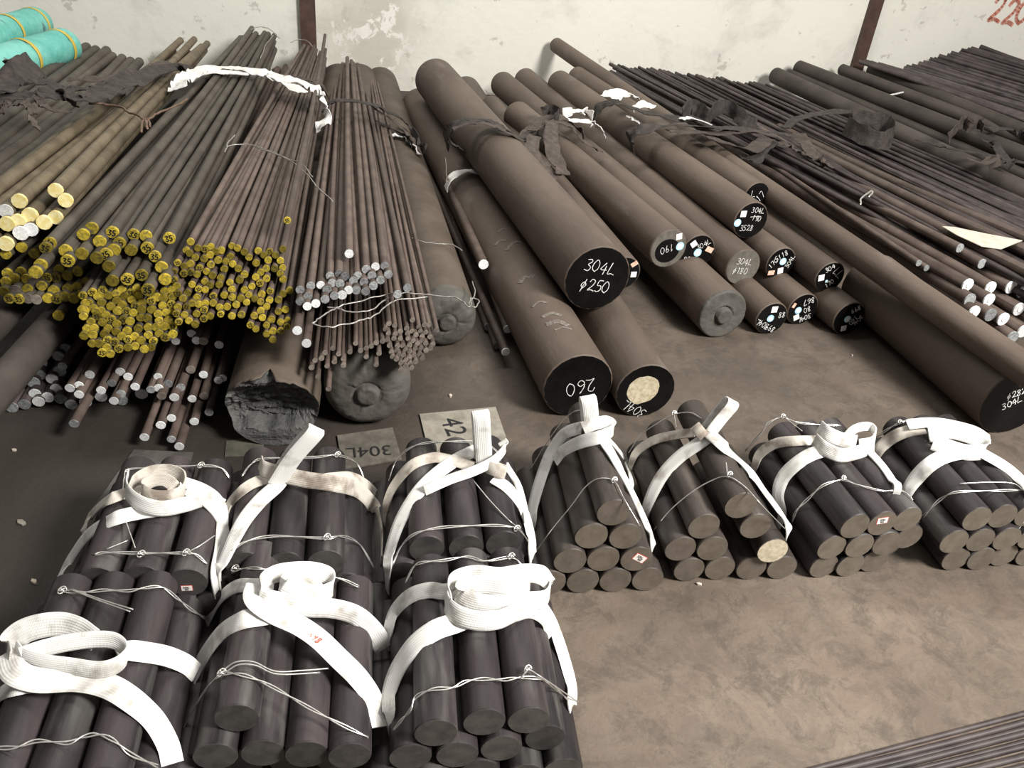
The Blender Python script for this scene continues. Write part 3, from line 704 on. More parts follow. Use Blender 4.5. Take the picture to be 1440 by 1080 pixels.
# cyan wrapped tubes
def wrapped(label, x0, y0, x1, y1, s0, s1, wpx):
    A = PS(x0, y0, s0); B = PS(x1, y1, s1); r = wpx*depth(B)/FPX/2; L = (B-A).length
    e = empty('wrapped_tube', A, B, label, 'tube')
    prof = [(0, 0), (r*.8, 0), (r, .03)] + [(r, .03+(L-.06)*k/24) for k in range(1, 24)] + [(r, L-.03), (r*.8, L), (r*.3, L+.005), (0, L+.005)]
    def disp(v):
        k = 1+.05*noise.noise(Vector((v.x*7, v.y*7, v.z*5)))+.03*noise.noise(v*22); return Vector((v.x*k, v.y*k, v.z))
    lathe('cyan_wrapping', prof, 'cyan_wrap', e, 28, disp=disp)
    for q in (L-.12, L-.5):
        lathe('yellow_band', [(r*1.03, q), (r*1.05, q+.005), (r*1.05, q+.025), (r*1.03, q+.03)], 'yellow_tape', e, 28)
wrapped('upper cyan woven-wrapped tube at the top left corner', -90, 75, 55, 33, 5.0, 6.3, 44)
wrapped('lower cyan woven-wrapped tube resting on the dark bars', -90, 118, 95, 64, 4.7, 5.9, 47)

# ------------------------------------------------------------------ right-hand piles
def pxrod(x0, y0, z0, x1, y1, z1, D, body, label, group, end=None, name='steel_rod', bend=True, cat='rod'):
    A = Pz(x0, y0, z0); B = clampS(A, Pz(x1, y1, z1))
    return rod(A, B, D, body, end, label, group, name, bend=bend, cat=cat)
r = random.Random(21)
n = 40
for i in range(n):
    t = i/(n-1)
    fx, fy = (858+t*225, 92+t*30 + r.uniform(-3, 3)); nx, ny = 1490, 425-t*130
    z = .25+r.uniform(-.015, .015)
    A = Pz(nx, ny, z); B = PS(fx, fy, 6.5+r.uniform(-.3, .25))
    rod(A, B, r.choice([.022, .028, .034]), 'rod_dark', None, 'thin dark rod in the wide layer right of the chalked bars', 'thin dark rods of the wide right layer', name='thin_dark_rod')
for i in range(26):
    t = i/25
    A = Pz(1490, 440-t*140, .20); B = PS(850+t*225, 100+t*28, 6.4)
    rod(A, B, .034, 'rod_dark', None, 'thin dark rod in the wide layer right of the chalked bars', 'thin dark rods of the wide right layer', name='thin_dark_rod')
# white-ended bars at right
RW = [(1361, 401), (1393, 405), (1422, 404), (1364, 422), (1391, 422), (1370, 439), (1393, 443), (1411, 449), (1433, 435), (1424, 475), (1439, 466), (1439, 391), (1439, 411), (1452, 430), (1455, 450)]
for i, (x, y) in enumerate(RW):
    z = .24-(y-395)*.0022
    A = Pz(x, y, z); B = clampS(A, Pz(900+(x-1360)*.55+(y-400)*.15, 132+(y-400)*.35, max(.05, z-.02)), 6.0)
    e = rod(A, B, 19*depth(A)/FPX, 'rod_brown', 'white_paint_end' if i not in (3, 6, 9) else 'grey_end', 'bar with a shiny white end in the stack at the right edge', 'white-ended bars at the right edge', name='steel_bar', cat='bar')
    if i in (0, 1, 4, 5, 7, 8): patch('sticker', 'disc', .004, .002, .03, .03, 0, 'sticker_white', e, z=-.004)
    if i in (2, 12): patch('sticker', 'rect', 0, 0, .03, .03, .5, 'sticker_white', e, z=-.004)
for (x, y, w_, x1, y1, z_) in [(1350, 349, 13, 1030, 178, .30), (1381, 371, 14, 1060, 190, .27), (1292, 370, 9, 985, 165, .25), (1303, 377, 9, 985, 172, .22), (1470, 395, 16, 1050, 172, .31), (1480, 370, 16, 1075, 175, .31), (1480, 350, 14, 1095, 178, .28)]:
    A = Pz(x, y, z_); B = clampS(A, Pz(x1, y1, z_), 6.)
    rod(A, B, w_*depth(A)/FPX, 'rod_brown', 'grey_end', 'loose brown rod lying on the right-hand white-ended stack', 'loose brown rods above the white-ended stack', name='loose_rod')
TB = [('thick dark bar nearest the thin rods, its round end before the wall', 1490, 295, 1090, 106, 22, .27), ('thick dark bar rising highest beside the wall post', 1490, 240, 1122, 95, 20, .34),
      ('slimmer dark bar lying between the two thick dark bars', 1490, 268, 1108, 103, 13, .24), ('dark bar just left of the foot of the wall post', 1490, 215, 1182, 97, 15, .27), ('dark scaly bar just right of the foot of the wall post', 1490, 205, 1224, 97, 17, .33)]
for (lb, x0, y0, x1, y1, w_, z_) in TB:
    A = Pz(x0, y0, z_); B = clampS(A, Pz(x1, y1, z_), 6.8)
    B = PS(x1, y1, min(6.8, B.dot(WN)))
    e = empty('steel_bar', A, B, lb, 'bar'); shaft(e, w_*depth(B)/FPX/2, (B-A).length, 'bar_scale_dark', seg=28)
for i in range(9):
    A = Pz(1490, 186-i*3, .36+.012*(i % 3)); B = PS(1203+i*3+r.uniform(0, 20), 86+i*.5, 6.75)
    rod(A, B, .035, 'rod_dark', None, 'dark rod in the flat bundle starting at the wall post', 'dark rods at the wall post', name='dark_rod')
for i in range(34):
    t = i/33
    fx = 1268+t*105+r.uniform(-6, 6); fy = 96-t*29+r.uniform(-1.5, 1.5)
    A = PS(1520, 172-t*62+r.uniform(-2, 2), 6.0); B = PS(fx, fy, 6.8)
    rod(A, B, r.choice([.03, .035, .045]), 'rod_dark', None, 'dark rod in the tall pile at the far right corner', 'dark rods of the far right pile', name='dark_pile_rod')
for i in range(20):
    t = i/19
    A = PS(1520, 180-t*45, 5.95); B = PS(1275+t*100, 102-t*22, 6.78)
    rod(A, B, .045, 'rod_dark', None, 'dark rod in the tall pile at the far right corner', 'dark rods of the far right pile', name='dark_pile_rod')
# --- thin rods at the lower right corner
for i in range(11):
    A = Pz(1105+i*22, 1092+i*3, .012); B = Pz(1560, 972+i*9.5, .012)
    rod(A, B, .013+.003*(i % 2), 'rod_dark', None, 'thin dark rod on the floor at the lower right corner', 'thin rods at the lower right corner', name='floor_rod')

# ================================================================== FRONT BUNDLES
class Bundle: pass
BN = {}
_BM = {}
ROWN = {0: 'bottom row', 1: 'second row', 2: 'third row', 3: 'peak'}
def hull2(pts):
    pts = sorted(set(pts))
    def half(ps):
        h = []
        for p in ps:
            while len(h) > 1 and (h[-1][0]-h[-2][0])*(p[1]-h[-2][1])-(h[-1][1]-h[-2][1])*(p[0]-h[-2][0]) <= 0: h.pop()
            h.append(p)
        return h
    a = half(pts); b = half(pts[::-1]); return a[:-1]+b[:-1]
def bundle(key, ref, kref, az, D, L, rows, desc, body, face, special=None, far_ref=False):
    B = Bundle(); BN[key] = B
    az = math.radians(az); B.a = Vector((math.sin(az), math.cos(az), 0)); B.l = Vector((math.cos(az), -math.sin(az), 0))
    zk = lambda k: D/2 + k*D*.87
    R = Pz(ref[0], ref[1], zk(kref))
    if far_ref: R = R - B.a*L
    B.O = Vector((R.x, R.y, 0)); B.D = D; B.L = L
    special = special or {}; pts = []
    tr = max(rows)
    for k, lst in rows.items():
        for i, q in enumerate(lst):
            u, v = (q if isinstance(q, tuple) else (q, RR.uniform(-.008, .008)))
            A = B.O + B.l*(u*D) + B.a*v + Vector((0, 0, zk(k))); Bp = A + B.a*L
            sp = special.get((k, i))
            if sp and 'label' in sp: lab, grp = sp['label'], None
            else:
                rn = 'top row' if (k == tr and len(lst) > 1) else ('peak' if k == tr else ROWN[k])
                lab = 'dark bar, %s of the %s' % (rn, desc) + ('' if len(lst) == 1 else ', '+('leftmost' if i == 0 else 'rightmost' if i == len(lst)-1 else ['', 'second', 'third', 'fourth'][i]+' from left')); grp = 'bars of the '+desc
            e = empty('round_bar', A, Bp, lab, 'bar', grp)
            mk = (D, L, body)
            if mk not in _BM: _BM[mk] = shaft(e, D/2*.985, L, body, seg=32, bev=.0025).data
            else:
                o = bpy.data.objects.new('shaft', _BM[mk]); COL.objects.link(o); o.parent = e
            fm = (sp or {}).get('face', face); fk = ('f', D, fm)
            if fk not in _BM:
                f = patch('cut_face', 'disc', 0, 0, D*.95, D*.95, 0, fm, e, z=-.0006); _BM[fk] = f.data
            else:
                f = bpy.data.objects.new('cut_face', _BM[fk]); COL.objects.link(f); f.parent = e
            if sp and 'tag' in sp: sticker(f, 'tag', *sp['tag'])
            rr = D/2+.004
            for j in range(16): pts.append((round(u*D+rr*math.cos(j*math.pi/8), 5), round(zk(k)+rr*math.sin(j*math.pi/8), 5)))
    h = hull2(pts); B.hp = []
    for i in range(len(h)):
        p, q = h[i], h[(i+1) % len(h)]; dx, dy = q[0]-p[0], q[1]-p[1]; ll = math.hypot(dx, dy)
        if ll > 1e-9: B.hp.append((dy/ll, -dx/ll, (dy*p[0]-dx*p[1])/ll))
    return B
def hit(B, x, y, lift=0.):
    d = ray(x, y); o = CP-B.O; ou, oz = o.dot(B.l), o.z; du, dz = d.dot(B.l), d.z
    te, tx, nb = -1e9, 1e9, (0, 1)
    for (nx, nz, c) in B.hp:
        den = nx*du+nz*dz; num_ = c+lift-(nx*ou+nz*oz)
        if abs(den) < 1e-9: continue
        t = num_/den
        if den < 0:
            if t > te: te, nb = t, (nx, nz)
        elif t < tx: tx = t
    if te > tx:
        best = 1e9
        for k in range(260):
            t = .8+k*.01; u_, z_ = ou+du*t, oz+dz*t; v, pl = max((nx*u_+nz*z_-c-lift, (nx, nz)) for (nx, nz, c) in B.hp)
            if v < best: best, te, nb = v, t, pl
    return CP+d*te, B.l*nb[0]+Vector((0, 0, nb[1]))

bundle('B4', (865, 815), 0, -9.5, .094, .46, {0: [-2, -1, 0, 1], 1: [-1.5, -.5, .5], 2: [-.97, .03], 3: [-.45]}, 'pyramid bundle before the 260 bar', 'front_bar_warm', 'cut_face',
       {(1, 2): dict(label='short bar with a red-bordered paper label on its end in the pyramid bundle', tag=(.008, .004, .026, -.55)), (3, 0): dict(label='single short bar lying on the peak of the pyramid bundle')})
bundle('B5', (1013, 801), 0, -10.5, .094, .45, {0: [-1, 0, 1.02, 2.02], 1: [-1.45, -.45, (1.42, -.012)], 2: [-.9, .7], 3: [(.0, .0)]}, 'bundle with one pale end', 'front_bar_warm', 'cut_face',
       {(1, 2): dict(label='short bar whose sawn end is pale and bright among brown ends', face='cut_face_pale'), (3, 0): dict(label='single short bar on the peak of the bundle with the pale end')})
bundle('B6', (1195, 794), 0, -15.5, .094, .45, {0: [-.9, 0, .92, (1.85, .06)], 1: [-.95, 0, .95, (1.87, .01)], 2: [-.47, .48, 1.42]}, 'crumpled-knot bundle', 'front_bar', 'cut_face',
       {(2, 1): dict(label='top short bar with a red-bordered label in the crumpled-knot bundle', tag=(-.004, .012, .024, .1))})
bundle('B7', (1378, 784), 0, -11.5, .094, .46, {0: [-.9, 0, .92, 1.85], 1: [(-1.38, -.01), -.42, .53, 1.45], 2: [-.9, .07, 1.02]}, 'right edge bundle', 'front_bar', 'cut_face')
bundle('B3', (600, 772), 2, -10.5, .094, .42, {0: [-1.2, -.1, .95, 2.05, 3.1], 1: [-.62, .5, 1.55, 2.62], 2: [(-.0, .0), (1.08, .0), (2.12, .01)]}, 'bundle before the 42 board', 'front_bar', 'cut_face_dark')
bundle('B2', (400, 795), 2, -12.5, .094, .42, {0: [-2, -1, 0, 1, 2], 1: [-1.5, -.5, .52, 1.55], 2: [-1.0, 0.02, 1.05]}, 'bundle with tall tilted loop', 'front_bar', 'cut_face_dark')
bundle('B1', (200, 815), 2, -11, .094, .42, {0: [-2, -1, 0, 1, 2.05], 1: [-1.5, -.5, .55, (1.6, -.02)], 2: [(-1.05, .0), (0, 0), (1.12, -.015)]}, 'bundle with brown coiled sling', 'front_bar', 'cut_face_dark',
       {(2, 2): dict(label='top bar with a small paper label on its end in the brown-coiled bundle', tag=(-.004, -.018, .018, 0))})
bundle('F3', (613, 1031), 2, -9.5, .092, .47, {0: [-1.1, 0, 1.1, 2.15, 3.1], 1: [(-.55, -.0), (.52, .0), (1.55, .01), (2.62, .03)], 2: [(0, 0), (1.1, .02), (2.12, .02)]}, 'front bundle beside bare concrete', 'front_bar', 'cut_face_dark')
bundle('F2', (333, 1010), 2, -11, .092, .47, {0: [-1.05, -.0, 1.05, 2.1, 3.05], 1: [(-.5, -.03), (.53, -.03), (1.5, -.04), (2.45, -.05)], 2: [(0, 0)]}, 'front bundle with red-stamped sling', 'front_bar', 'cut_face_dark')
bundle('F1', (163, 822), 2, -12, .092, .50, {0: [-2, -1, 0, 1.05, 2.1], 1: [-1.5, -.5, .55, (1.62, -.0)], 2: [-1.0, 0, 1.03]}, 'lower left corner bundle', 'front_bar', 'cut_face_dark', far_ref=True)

def smoothN(N, k=5):
    out = []
    for i in range(len(N)):
        s = Vector((0, 0, 0))
        for j in range(max(0, i-k), min(len(N), i+k+1)): s += N[j]
        out.append(s.normalized())
    return out
EDGE = Vector((0, .5, .86))
def sling(key, label, parts):
    """parts: (kind, [(px, py) or (px, py, lift)], width, material)
    arm: lies on the bundle; tuck: an arm that also runs down to the floor; band: strap standing on its edge; loop: a standing doubled loop"""
    B = BN[key]; root = plain_empty('webbing_sling', B.O+B.a*B.L*.5, label, 'sling', 'white slings tied round the front bundles')
    for pt in parts:
        kind, px = pt[0], pt[1]; wd = pt[2] if len(pt) > 2 else .042; m = pt[3] if len(pt) > 3 else 'sling_white'
        if kind in ('arm', 'tuck'):
            P = []; N = []
            for q in px:
                p, nn = hit(B, q[0], q[1], q[2] if len(q) > 2 else .004); P.append(p); N.append(nn)
            if kind == 'tuck':
                e = P[-1]
                if e.z > .035:
                    P.append(Vector((e.x, e.y, max(.02, e.z*.35))) + N[-1].cross(Vector((0, 0, 1)))*0); N.append(N[-1])
            N = [(n_ + (CP-p_).normalized()*.55).normalized() for n_, p_ in zip(N, P)]
            PP = cr(P, 7); NN = cr(N, 7); NN = smoothN(NN, 6)
            o = ribbon('strap', PP, NN, wd, m, taper=.45 if kind == 'tuck' else None)
        elif kind == 'band':
            P = [hit(B, q[0], q[1], q[2] if len(q) > 2 else .02)[0] for q in px]
            o = ribbon('strap_coil', cr(P, 7), None, wd, m, wdir=pt[4] if len(pt) > 4 else EDGE)
        elif kind == 'loop':
            b = hit(B, px[0][0], px[0][1], .012)[0]; s = b.dot(WN)
            f_ = [PS(x, y, s+.004*i) for i, (x, y) in enumerate(px)]
            top = f_[-1]; back = [p + WN*.03 - Vector((0, 0, .004)) for p in f_[::-1]]
            mid = (top+back[0])*.5 + (top-f_[-2]).normalized()*.012
            P = cr(f_+[mid]+back, 6)
            ax = (f_[-1]-f_[0]).normalized(); wv = ax.cross(WN).normalized()
            o = ribbon('strap_loop', P, None, wd, m, wdir=wv)
        elif kind == 'ring':
            c = hit(B, px[0][0], px[0][1], .02)[0]; ax = pt[4]; ra = pt[5]
            ax = ax.normalized(); u1 = ax.cross(Vector((0, 0, 1))).normalized(); u2 = u1.cross(ax)
            P = [c + u1*math.cos(2*math.pi*k/20)*ra + u2*math.sin(2*math.pi*k/20)*ra*.8 for k in range(21)]
            o = ribbon('strap_knot', P, None, wd, m, wdir=ax)
        elif kind == 'stamp':
            B_ = px; c, nn = hit(B, B_[0][0], B_[0][1], .0125)
            tt = (hit(B, B_[1][0], B_[1][1], .0125)[0]-c).normalized(); rr2 = nn.cross(tt)
            o = strokes('red_stamp', [('8x3', 0, .007, .016, .3), ('x98', .003, -.007, .016, .1)], 'red_stamp_ink', None, z=0, sw=.003)
            mm = Matrix.Identity(4); nn2 = tt.cross(rr2)
            for i in range(3): mm[i][0] = tt[i]; mm[i][1] = -rr2[i]; mm[i][2] = -nn2[i] if nn2.dot(nn) > 0 else nn2[i]; mm[i][3] = c[i]
            o.data.transform(mm)
        world_child(o, root)
    return root
def wire(key, label, paths, m='wire', rad=.0016, double=True, knot=()):
    B = BN[key]; root = None
    for pi, px in enumerate(paths):
        P = []
        for q in px: P.append(hit(B, q[0], q[1], q[2] if len(q) > 2 else .001)[0])
        if root is None: root = plain_empty('tie_wire', P[0], label, 'wire', 'tie wires round the front bundles')
        PP = cr(P, 7)
        if double and pi == 0:
            off = B.a*.0035
            a_ = [p + off*math.sin(i*.35)+Vector((0, 0, .0012*math.cos(i*.35))) for i, p in enumerate(PP)]; b_ = [p - off*math.sin(i*.35)-Vector((0, 0, .0012*math.cos(i*.35))) for i, p in enumerate(PP)]
            world_child(tube('wire_strand', a_, rad, m), root); world_child(tube('wire_strand', b_, rad, m), root)
        else: world_child(tube('wire_tail', PP, rad, m), root)
    for (x, y) in knot:
        c = hit(B, x, y, .004)[0]; P = []
        for k in range(22):
            an = k*.75; P.append(c + B.l*.009*math.cos(an)*(1-.02*k) + B.a*.006*math.sin(an*1.3) + Vector((0, 0, .006*math.sin(an)+.002)))
        world_child(tube('wire_knot', cr(P, 3), rad, m), root)
    return root
SW = 'sling_white'; SD = 'sling_dirty'
# --- rear left bundle with brown coil
sling('B1', 'dirty white webbing sling coiled into a brown roll on its bundle', [
 ('tuck', [(227, 716, .008), (193, 721), (157, 731), (123, 753), (97, 790), (80, 820)]),
 ('tuck', [(200, 690), (177, 694), (150, 704), (130, 723), (117, 745)], .036, SD),
 ('tuck', [(255, 677, .01), (285, 688), (305, 703), (313, 725), (309, 770), (302, 812)], .034),
 ('tuck', [(262, 690), (290, 706), (310, 730), (316, 760), (306, 800)], .03),
 ('band', [(180, 668, .03), (178, 690, .03), (198, 708, .03), (228, 715, .025), (262, 709, .02), (290, 702, .012), (312, 712, .006)], .040),
 ('band', [(181, 690, .035), (190, 676, .035), (212, 664, .04), (238, 662, .04), (257, 670, .04), (258, 688, .035), (240, 698, .035), (212, 697, .035), (201, 686, .04), (215, 676, .045), (232, 675, .045), (244, 684, .03), (244, 694, .01)], .034, SD)])
wire('B1', 'rear tie wire round the bundle with the brown coil', [[(173, 690), (175, 671), (182, 660), (233, 657), (283, 655), (310, 658), (323, 672)]], knot=[(283, 655)])
wire('B1', 'front tie wire with twisted loops on the brown-coiled bundle', [[(133, 780), (150, 777), (197, 778), (257, 778), (275, 780), (291, 793)], [(260, 778, .01), (280, 768, .02), (302, 753, .03)], [(150, 772, .01), (180, 760, .012)], [(177, 733, .004), (190, 770, .01)]], knot=[(199, 780), (262, 778)])
# --- rear middle bundle, tall tilted loop
sling('B2', 'white sling with a tall doubled loop leaning to the right', [
 ('loop', [(388, 682), (412, 645), (441, 612)], .046),
 ('tuck', [(400, 668, .02), (388, 684, .012), (367, 703), (346, 728), (330, 756), (314, 790), (306, 806)]),
 ('tuck', [(392, 672, .01), (362, 677), (340, 690), (324, 708), (316, 730)], .034, SD),
 ('band', [(366, 650, .04), (372, 660, .04), (400, 668, .035), (433, 675, .03), (470, 680, .02), (505, 690, .01), (527, 716, .004), (536, 752), (536, 790)], .044, SD),
 ('tuck', [(445, 676, .004), (470, 672), (497, 672), (520, 686), (533, 705), (537, 725)], .036, SD),
 ('stamp', [(450, 678), (458, 679)])])
wire('B2', 'front tie wire across the bundle with the tall loop', [[(326, 775), (345, 762), (385, 754), (457, 757), (480, 754), (505, 765), (527, 800)]], knot=[(460, 756)])
wire('B2', 'rear tie wire across the bundle with the tall loop', [[(340, 670), (353, 653), (372, 645), (443, 643), (473, 640), (500, 650), (512, 672)]], knot=[(475, 640)])
# --- rear right bundle
sling('B3', 'white sling knotted with a loop standing in front of the 42 board', [
 ('tuck', [(690, 627, .02), (667, 634, .01), (633, 652), (594, 685), (564, 730), (548, 776), (545, 800)]),
 ('band', [(597, 690, .01), (633, 674, .02), (667, 662, .03), (694, 648, .04), (710, 630, .05), (706, 620, .06)], .03),
 ('tuck', [(665, 656, .01), (625, 645), (606, 644), (578, 655), (553, 685), (542, 716)], .036, SD),
 ('ring', [(698, 660)], .036, SD, Vector((.2, .5, .8)), .028),
 ('loop', [(681, 652), (679, 620), (677, 588)], .048),
 ('tuck', [(694, 672, .008), (719, 691), (738, 722), (747, 757), (748, 777)], .04),
 ('tuck', [(712, 655, .008), (728, 682), (737, 712), (741, 735)], .03)])
wire('B3', 'rear tie wire across the bundle by the 42 board', [[(547, 676), (556, 650), (575, 631), (600, 623), (640, 621), (680, 623), (705, 640)]])
wire('B3', 'front tie wire across the bundle by the 42 board', [[(552, 795), (563, 770), (583, 751), (620, 742), (680, 739), (720, 741), (735, 750), (750, 776)], [(665, 675), (690, 705), (715, 731), (732, 744)]], knot=[(727, 744)])
# --- front right of the left block
sling('F3', 'bright white sling rolled into a thick coil on the front bundle', [
 ('tuck', [(660, 868, .014), (640, 876, .006), (610, 887), (580, 910), (558, 943), (547, 976), (547, 1005)], .05),
 ('tuck', [(650, 828, .01), (624, 832), (603, 830), (575, 839), (554, 861), (546, 889)], .042),
 ('band', [(632, 852, .03), (630, 832, .035), (640, 816, .04), (668, 808, .045), (702, 811, .045), (736, 806, .045), (762, 809, .045), (773, 824, .04), (766, 842, .035), (738, 846, .03), (706, 850, .03), (672, 848, .03), (648, 838, .035), (652, 826, .045), (680, 822, .05), (715, 826, .05), (745, 824, .05)], .046),
 ('band', [(628, 836, .03), (630, 852, .03), (646, 866, .03), (674, 873, .028), (702, 871, .026), (726, 861, .022), (750, 856, .018), (768, 868, .012), (778, 890, .006)], .046),
 ('tuck', [(764, 852, .016), (775, 872, .008), (786, 902), (797, 938), (804, 968), (804, 990)], .044)])
wire('F3', 'front tie wire of the bundle beside the bare concrete', [[(553, 1027), (567, 1010), (578, 997), (584, 981), (606, 970), (636, 967), (656, 958), (681, 955), (708, 956), (731, 953), (761, 955), (783, 970), (803, 988)], [(744, 941, .012), (770, 958, .008), (814, 988, .008)], [(733, 953, .004), (742, 941, .016)]], knot=[(742, 942)])
wire('F3', 'rear tie wire of the bundle beside the bare concrete', [[(570, 820), (581, 798), (594, 791), (625, 788), (656, 783), (683, 789), (719, 784), (736, 797)]], knot=[(719, 783)])
# --- front middle
sling('F2', 'white sling with a red stamp rolled over the front middle bundle', [
 ('tuck', [(384, 864, .014), (365, 867, .008), (337, 873), (309, 892), (282, 931), (259, 980), (248, 1025)], .046),
 ('tuck', [(385, 824, .012), (357, 823, .006), (329, 826), (304, 848), (285, 884), (279, 911)], .036),
 ('arm', [(362, 822, .035), (359, 842, .03), (384, 862, .022), (420, 879, .014), (448, 898, .01), (476, 925, .008), (504, 953, .006), (526, 985, .004), (536, 1022, .004)], .05),
 ('band', [(366, 838, .035), (368, 820, .04), (385, 808, .045), (410, 803, .05), (440, 803, .05), (462, 811, .045), (466, 828, .04), (446, 836, .04), (418, 830, .045), (398, 822, .05), (414, 816, .052), (432, 820, .045), (446, 832, .02), (448, 840, .004)], .044),
 ('band', [(362, 832, .035), (374, 842, .035), (400, 848, .032), (434, 854, .028), (470, 856, .022), (502, 866, .014), (526, 888, .007), (540, 912, .003)], .046),
 ('stamp', [(446, 893), (456, 903)])])
wire('F2', 'front tie wire looping over the red-stamped bundle', [[(246, 1044), (265, 1010), (290, 969), (312, 949), (334, 948), (362, 956), (396, 973), (434, 995), (476, 1017), (518, 1037)], [(314, 942, .006), (332, 931, .008), (357, 931, .01), (387, 944, .012), (425, 943, .02), (462, 940, .03)], [(316, 946, .006), (335, 935, .008), (360, 936, .01), (390, 948, .012), (450, 946, .025)]], knot=[(312, 947)])
wire('F2', 'rear tie wire end behind the red-stamped sling', [[(285, 842), (305, 818), (332, 802), (357, 799), (384, 802), (470, 812), (505, 825)]], knot=[(331, 800)])
# --- front left corner
sling('F1', 'white sling lying in a wide flat oval loop at the lower left', [
 ('arm', [(60, 957, .012), (40, 960, .008), (18, 966), (-8, 985), (-30, 1020)], .046),
 ('band', [(14, 930, .03), (12, 910, .035), (30, 890, .04), (58, 880, .045), (88, 878, .045), (114, 886, .04), (134, 900, .035)], .052),
 ('arm', [(10, 918, .035), (20, 944, .03), (56, 957, .022), (111, 956, .018), (153, 965, .014), (189, 987, .01), (217, 1013, .006), (236, 1046, .004), (243, 1074, .004)], .05),
 ('band', [(30, 922, .035), (60, 912, .04), (95, 904, .045), (135, 899, .045), (163, 902, .045), (176, 917, .04), (166, 934, .035), (140, 942, .035), (100, 937, .035), (62, 932, .035), (34, 924, .033), (22, 912, .034)], .036),
 ('arm', [(165, 920, .02), (182, 915, .012), (205, 917, .006), (236, 923), (262, 934), (276, 946)], .046)])
wire('F1', 'front tie wire in the lower left corner', [[(-10, 1052), (22, 1051), (53, 1042), (94, 1045), (117, 1036), (139, 1033), (161, 1042), (183, 1060), (222, 1078)]])
wire('F1', 'rear tie wire with two loose ends at the lower left', [[(83, 831), (117, 833), (147, 830), (180, 831), (203, 827), (228, 826), (250, 842), (267, 856), (289, 870)], [(97, 828, .006), (140, 845, .02), (183, 860, .03)], [(100, 828, .006), (145, 844, .022), (187, 857, .034)]], knot=[(88, 831)])
# --- right hand row
sling('B4', 'white sling with a loop standing on the peak of the pyramid bundle', [
 ('tuck', [(818, 601, .02), (794, 610, .008), (776, 634), (762, 668), (750, 710), (748, 735)], .044),
 ('band', [(780, 648, .008), (792, 634, .014), (815, 622, .02), (845, 614, .03), (862, 604, .035), (854, 594, .035), (836, 596, .035), (820, 602, .03)], .038),
 ('loop', [(832, 603), (831, 585), (829, 566)], .046),
 ('tuck', [(846, 616, .012), (856, 632, .006), (871, 658), (893, 702), (912, 745), (918, 765)], .032),
 ('tuck', [(858, 620, .006), (870, 634), (880, 650), (888, 680)], .026)])
wire('B4', 'front tie wire over the pyramid bundle', [[(751, 779), (776, 745), (803, 712), (823, 685), (842, 673), (864, 677), (878, 702), (900, 740)]], knot=[(864, 676)], double=False)
wire('B4', 'rear tie wire over the pyramid bundle', [[(745, 662), (770, 621), (795, 588), (814, 577), (835, 580)]], double=False)
sling('B5', 'white sling with a loop leaning right over the pale-end bundle', [
 ('tuck', [(1004, 607, .016), (985, 622, .006), (956, 642), (931, 669), (913, 704), (906, 728)], .044),
 ('tuck', [(978, 608, .012), (948, 612), (920, 619), (898, 633), (888, 650)], .032, SD),
 ('ring', [(984, 607)], .034, SD, Vector((.5, .2, .5)), .024),
 ('loop', [(1000, 608), (1014, 590), (1030, 571)], .044),
 ('tuck', [(998, 610, .014), (1025, 634, .004), (1053, 662), (1078, 695), (1098, 723), (1109, 745)], .04)])
wire('B5', 'front tie wire over the pale-end bundle', [[(920, 745), (942, 718), (970, 694), (998, 677), (1023, 670), (1048, 685), (1072, 711), (1106, 746)], [(1021, 650, .02), (1023, 668, .004)]], knot=[(1026, 668)], double=False)
wire('B5', 'rear tie wire over the pale-end bundle', [[(884, 637), (900, 613), (923, 596), (948, 583), (970, 580), (986, 588)], [(948, 583, .004), (951, 600, .01)]], knot=[(948, 582)], double=False)
sling('B6', 'white sling crumpled into a knot with a small open loop', [
 ('tuck', [(1168, 632, .014), (1143, 638, .006), (1120, 652), (1101, 672), (1094, 697), (1100, 722)], .046),
 ('tuck', [(1150, 619, .01), (1118, 620), (1090, 624), (1069, 638), (1061, 656)], .036, SD),
 ('band', [(1145, 618, .03), (1160, 631, .03), (1184, 640, .028), (1210, 635, .025), (1229, 628, .02)], .044),
 ('band', [(1152, 600, .05), (1164, 610, .05), (1182, 618, .045), (1204, 622, .04)], .046),
 ('band', [(1185, 618, .04), (1196, 607, .045), (1208, 601, .05), (1222, 600, .05), (1231, 608, .045), (1226, 620, .035), (1208, 624, .03)], .03),
 ('tuck', [(1222, 634, .01), (1240, 654), (1254, 674), (1262, 690)], .026)])
wire('B6', 'front tie wire of the crumpled-knot bundle', [[(1114, 734), (1120, 718), (1137, 701), (1157, 683), (1184, 675), (1207, 682), (1240, 690), (1268, 690), (1283, 702)], [(1187, 676, .004), (1188, 668, .014)]], knot=[(1186, 673)])
wire('B6', 'rear tie wire of the crumpled-knot bundle', [[(1048, 634), (1071, 608), (1082, 594), (1101, 587), (1121, 594), (1151, 597), (1182, 598)], [(1103, 587, .01), (1128, 606, .02)]], knot=[(1101, 586)])
sling('B7', 'broad white sling draped flat over the bundle at the right edge', [
 ('tuck', [(1370, 634, .016), (1334, 640, .008), (1309, 652), (1287, 674), (1273, 697)], .05),
 ('tuck', [(1300, 602, .012), (1268, 609, .004), (1246, 622), (1233, 638)], .044, SD),
 ('arm', [(1276, 597, .02), (1304, 594, .03), (1332, 596, .035), (1372, 606, .03), (1392, 618, .022)], .04),
 ('band', [(1306, 612, .035), (1330, 606, .045), (1355, 610, .045), (1380, 620, .035), (1384, 634, .02), (1358, 636, .02), (1330, 628, .025), (1312, 622, .03)], .05),
 ('tuck', [(1376, 634, .014), (1412, 655, .004), (1434, 674), (1450, 700)], .042)])
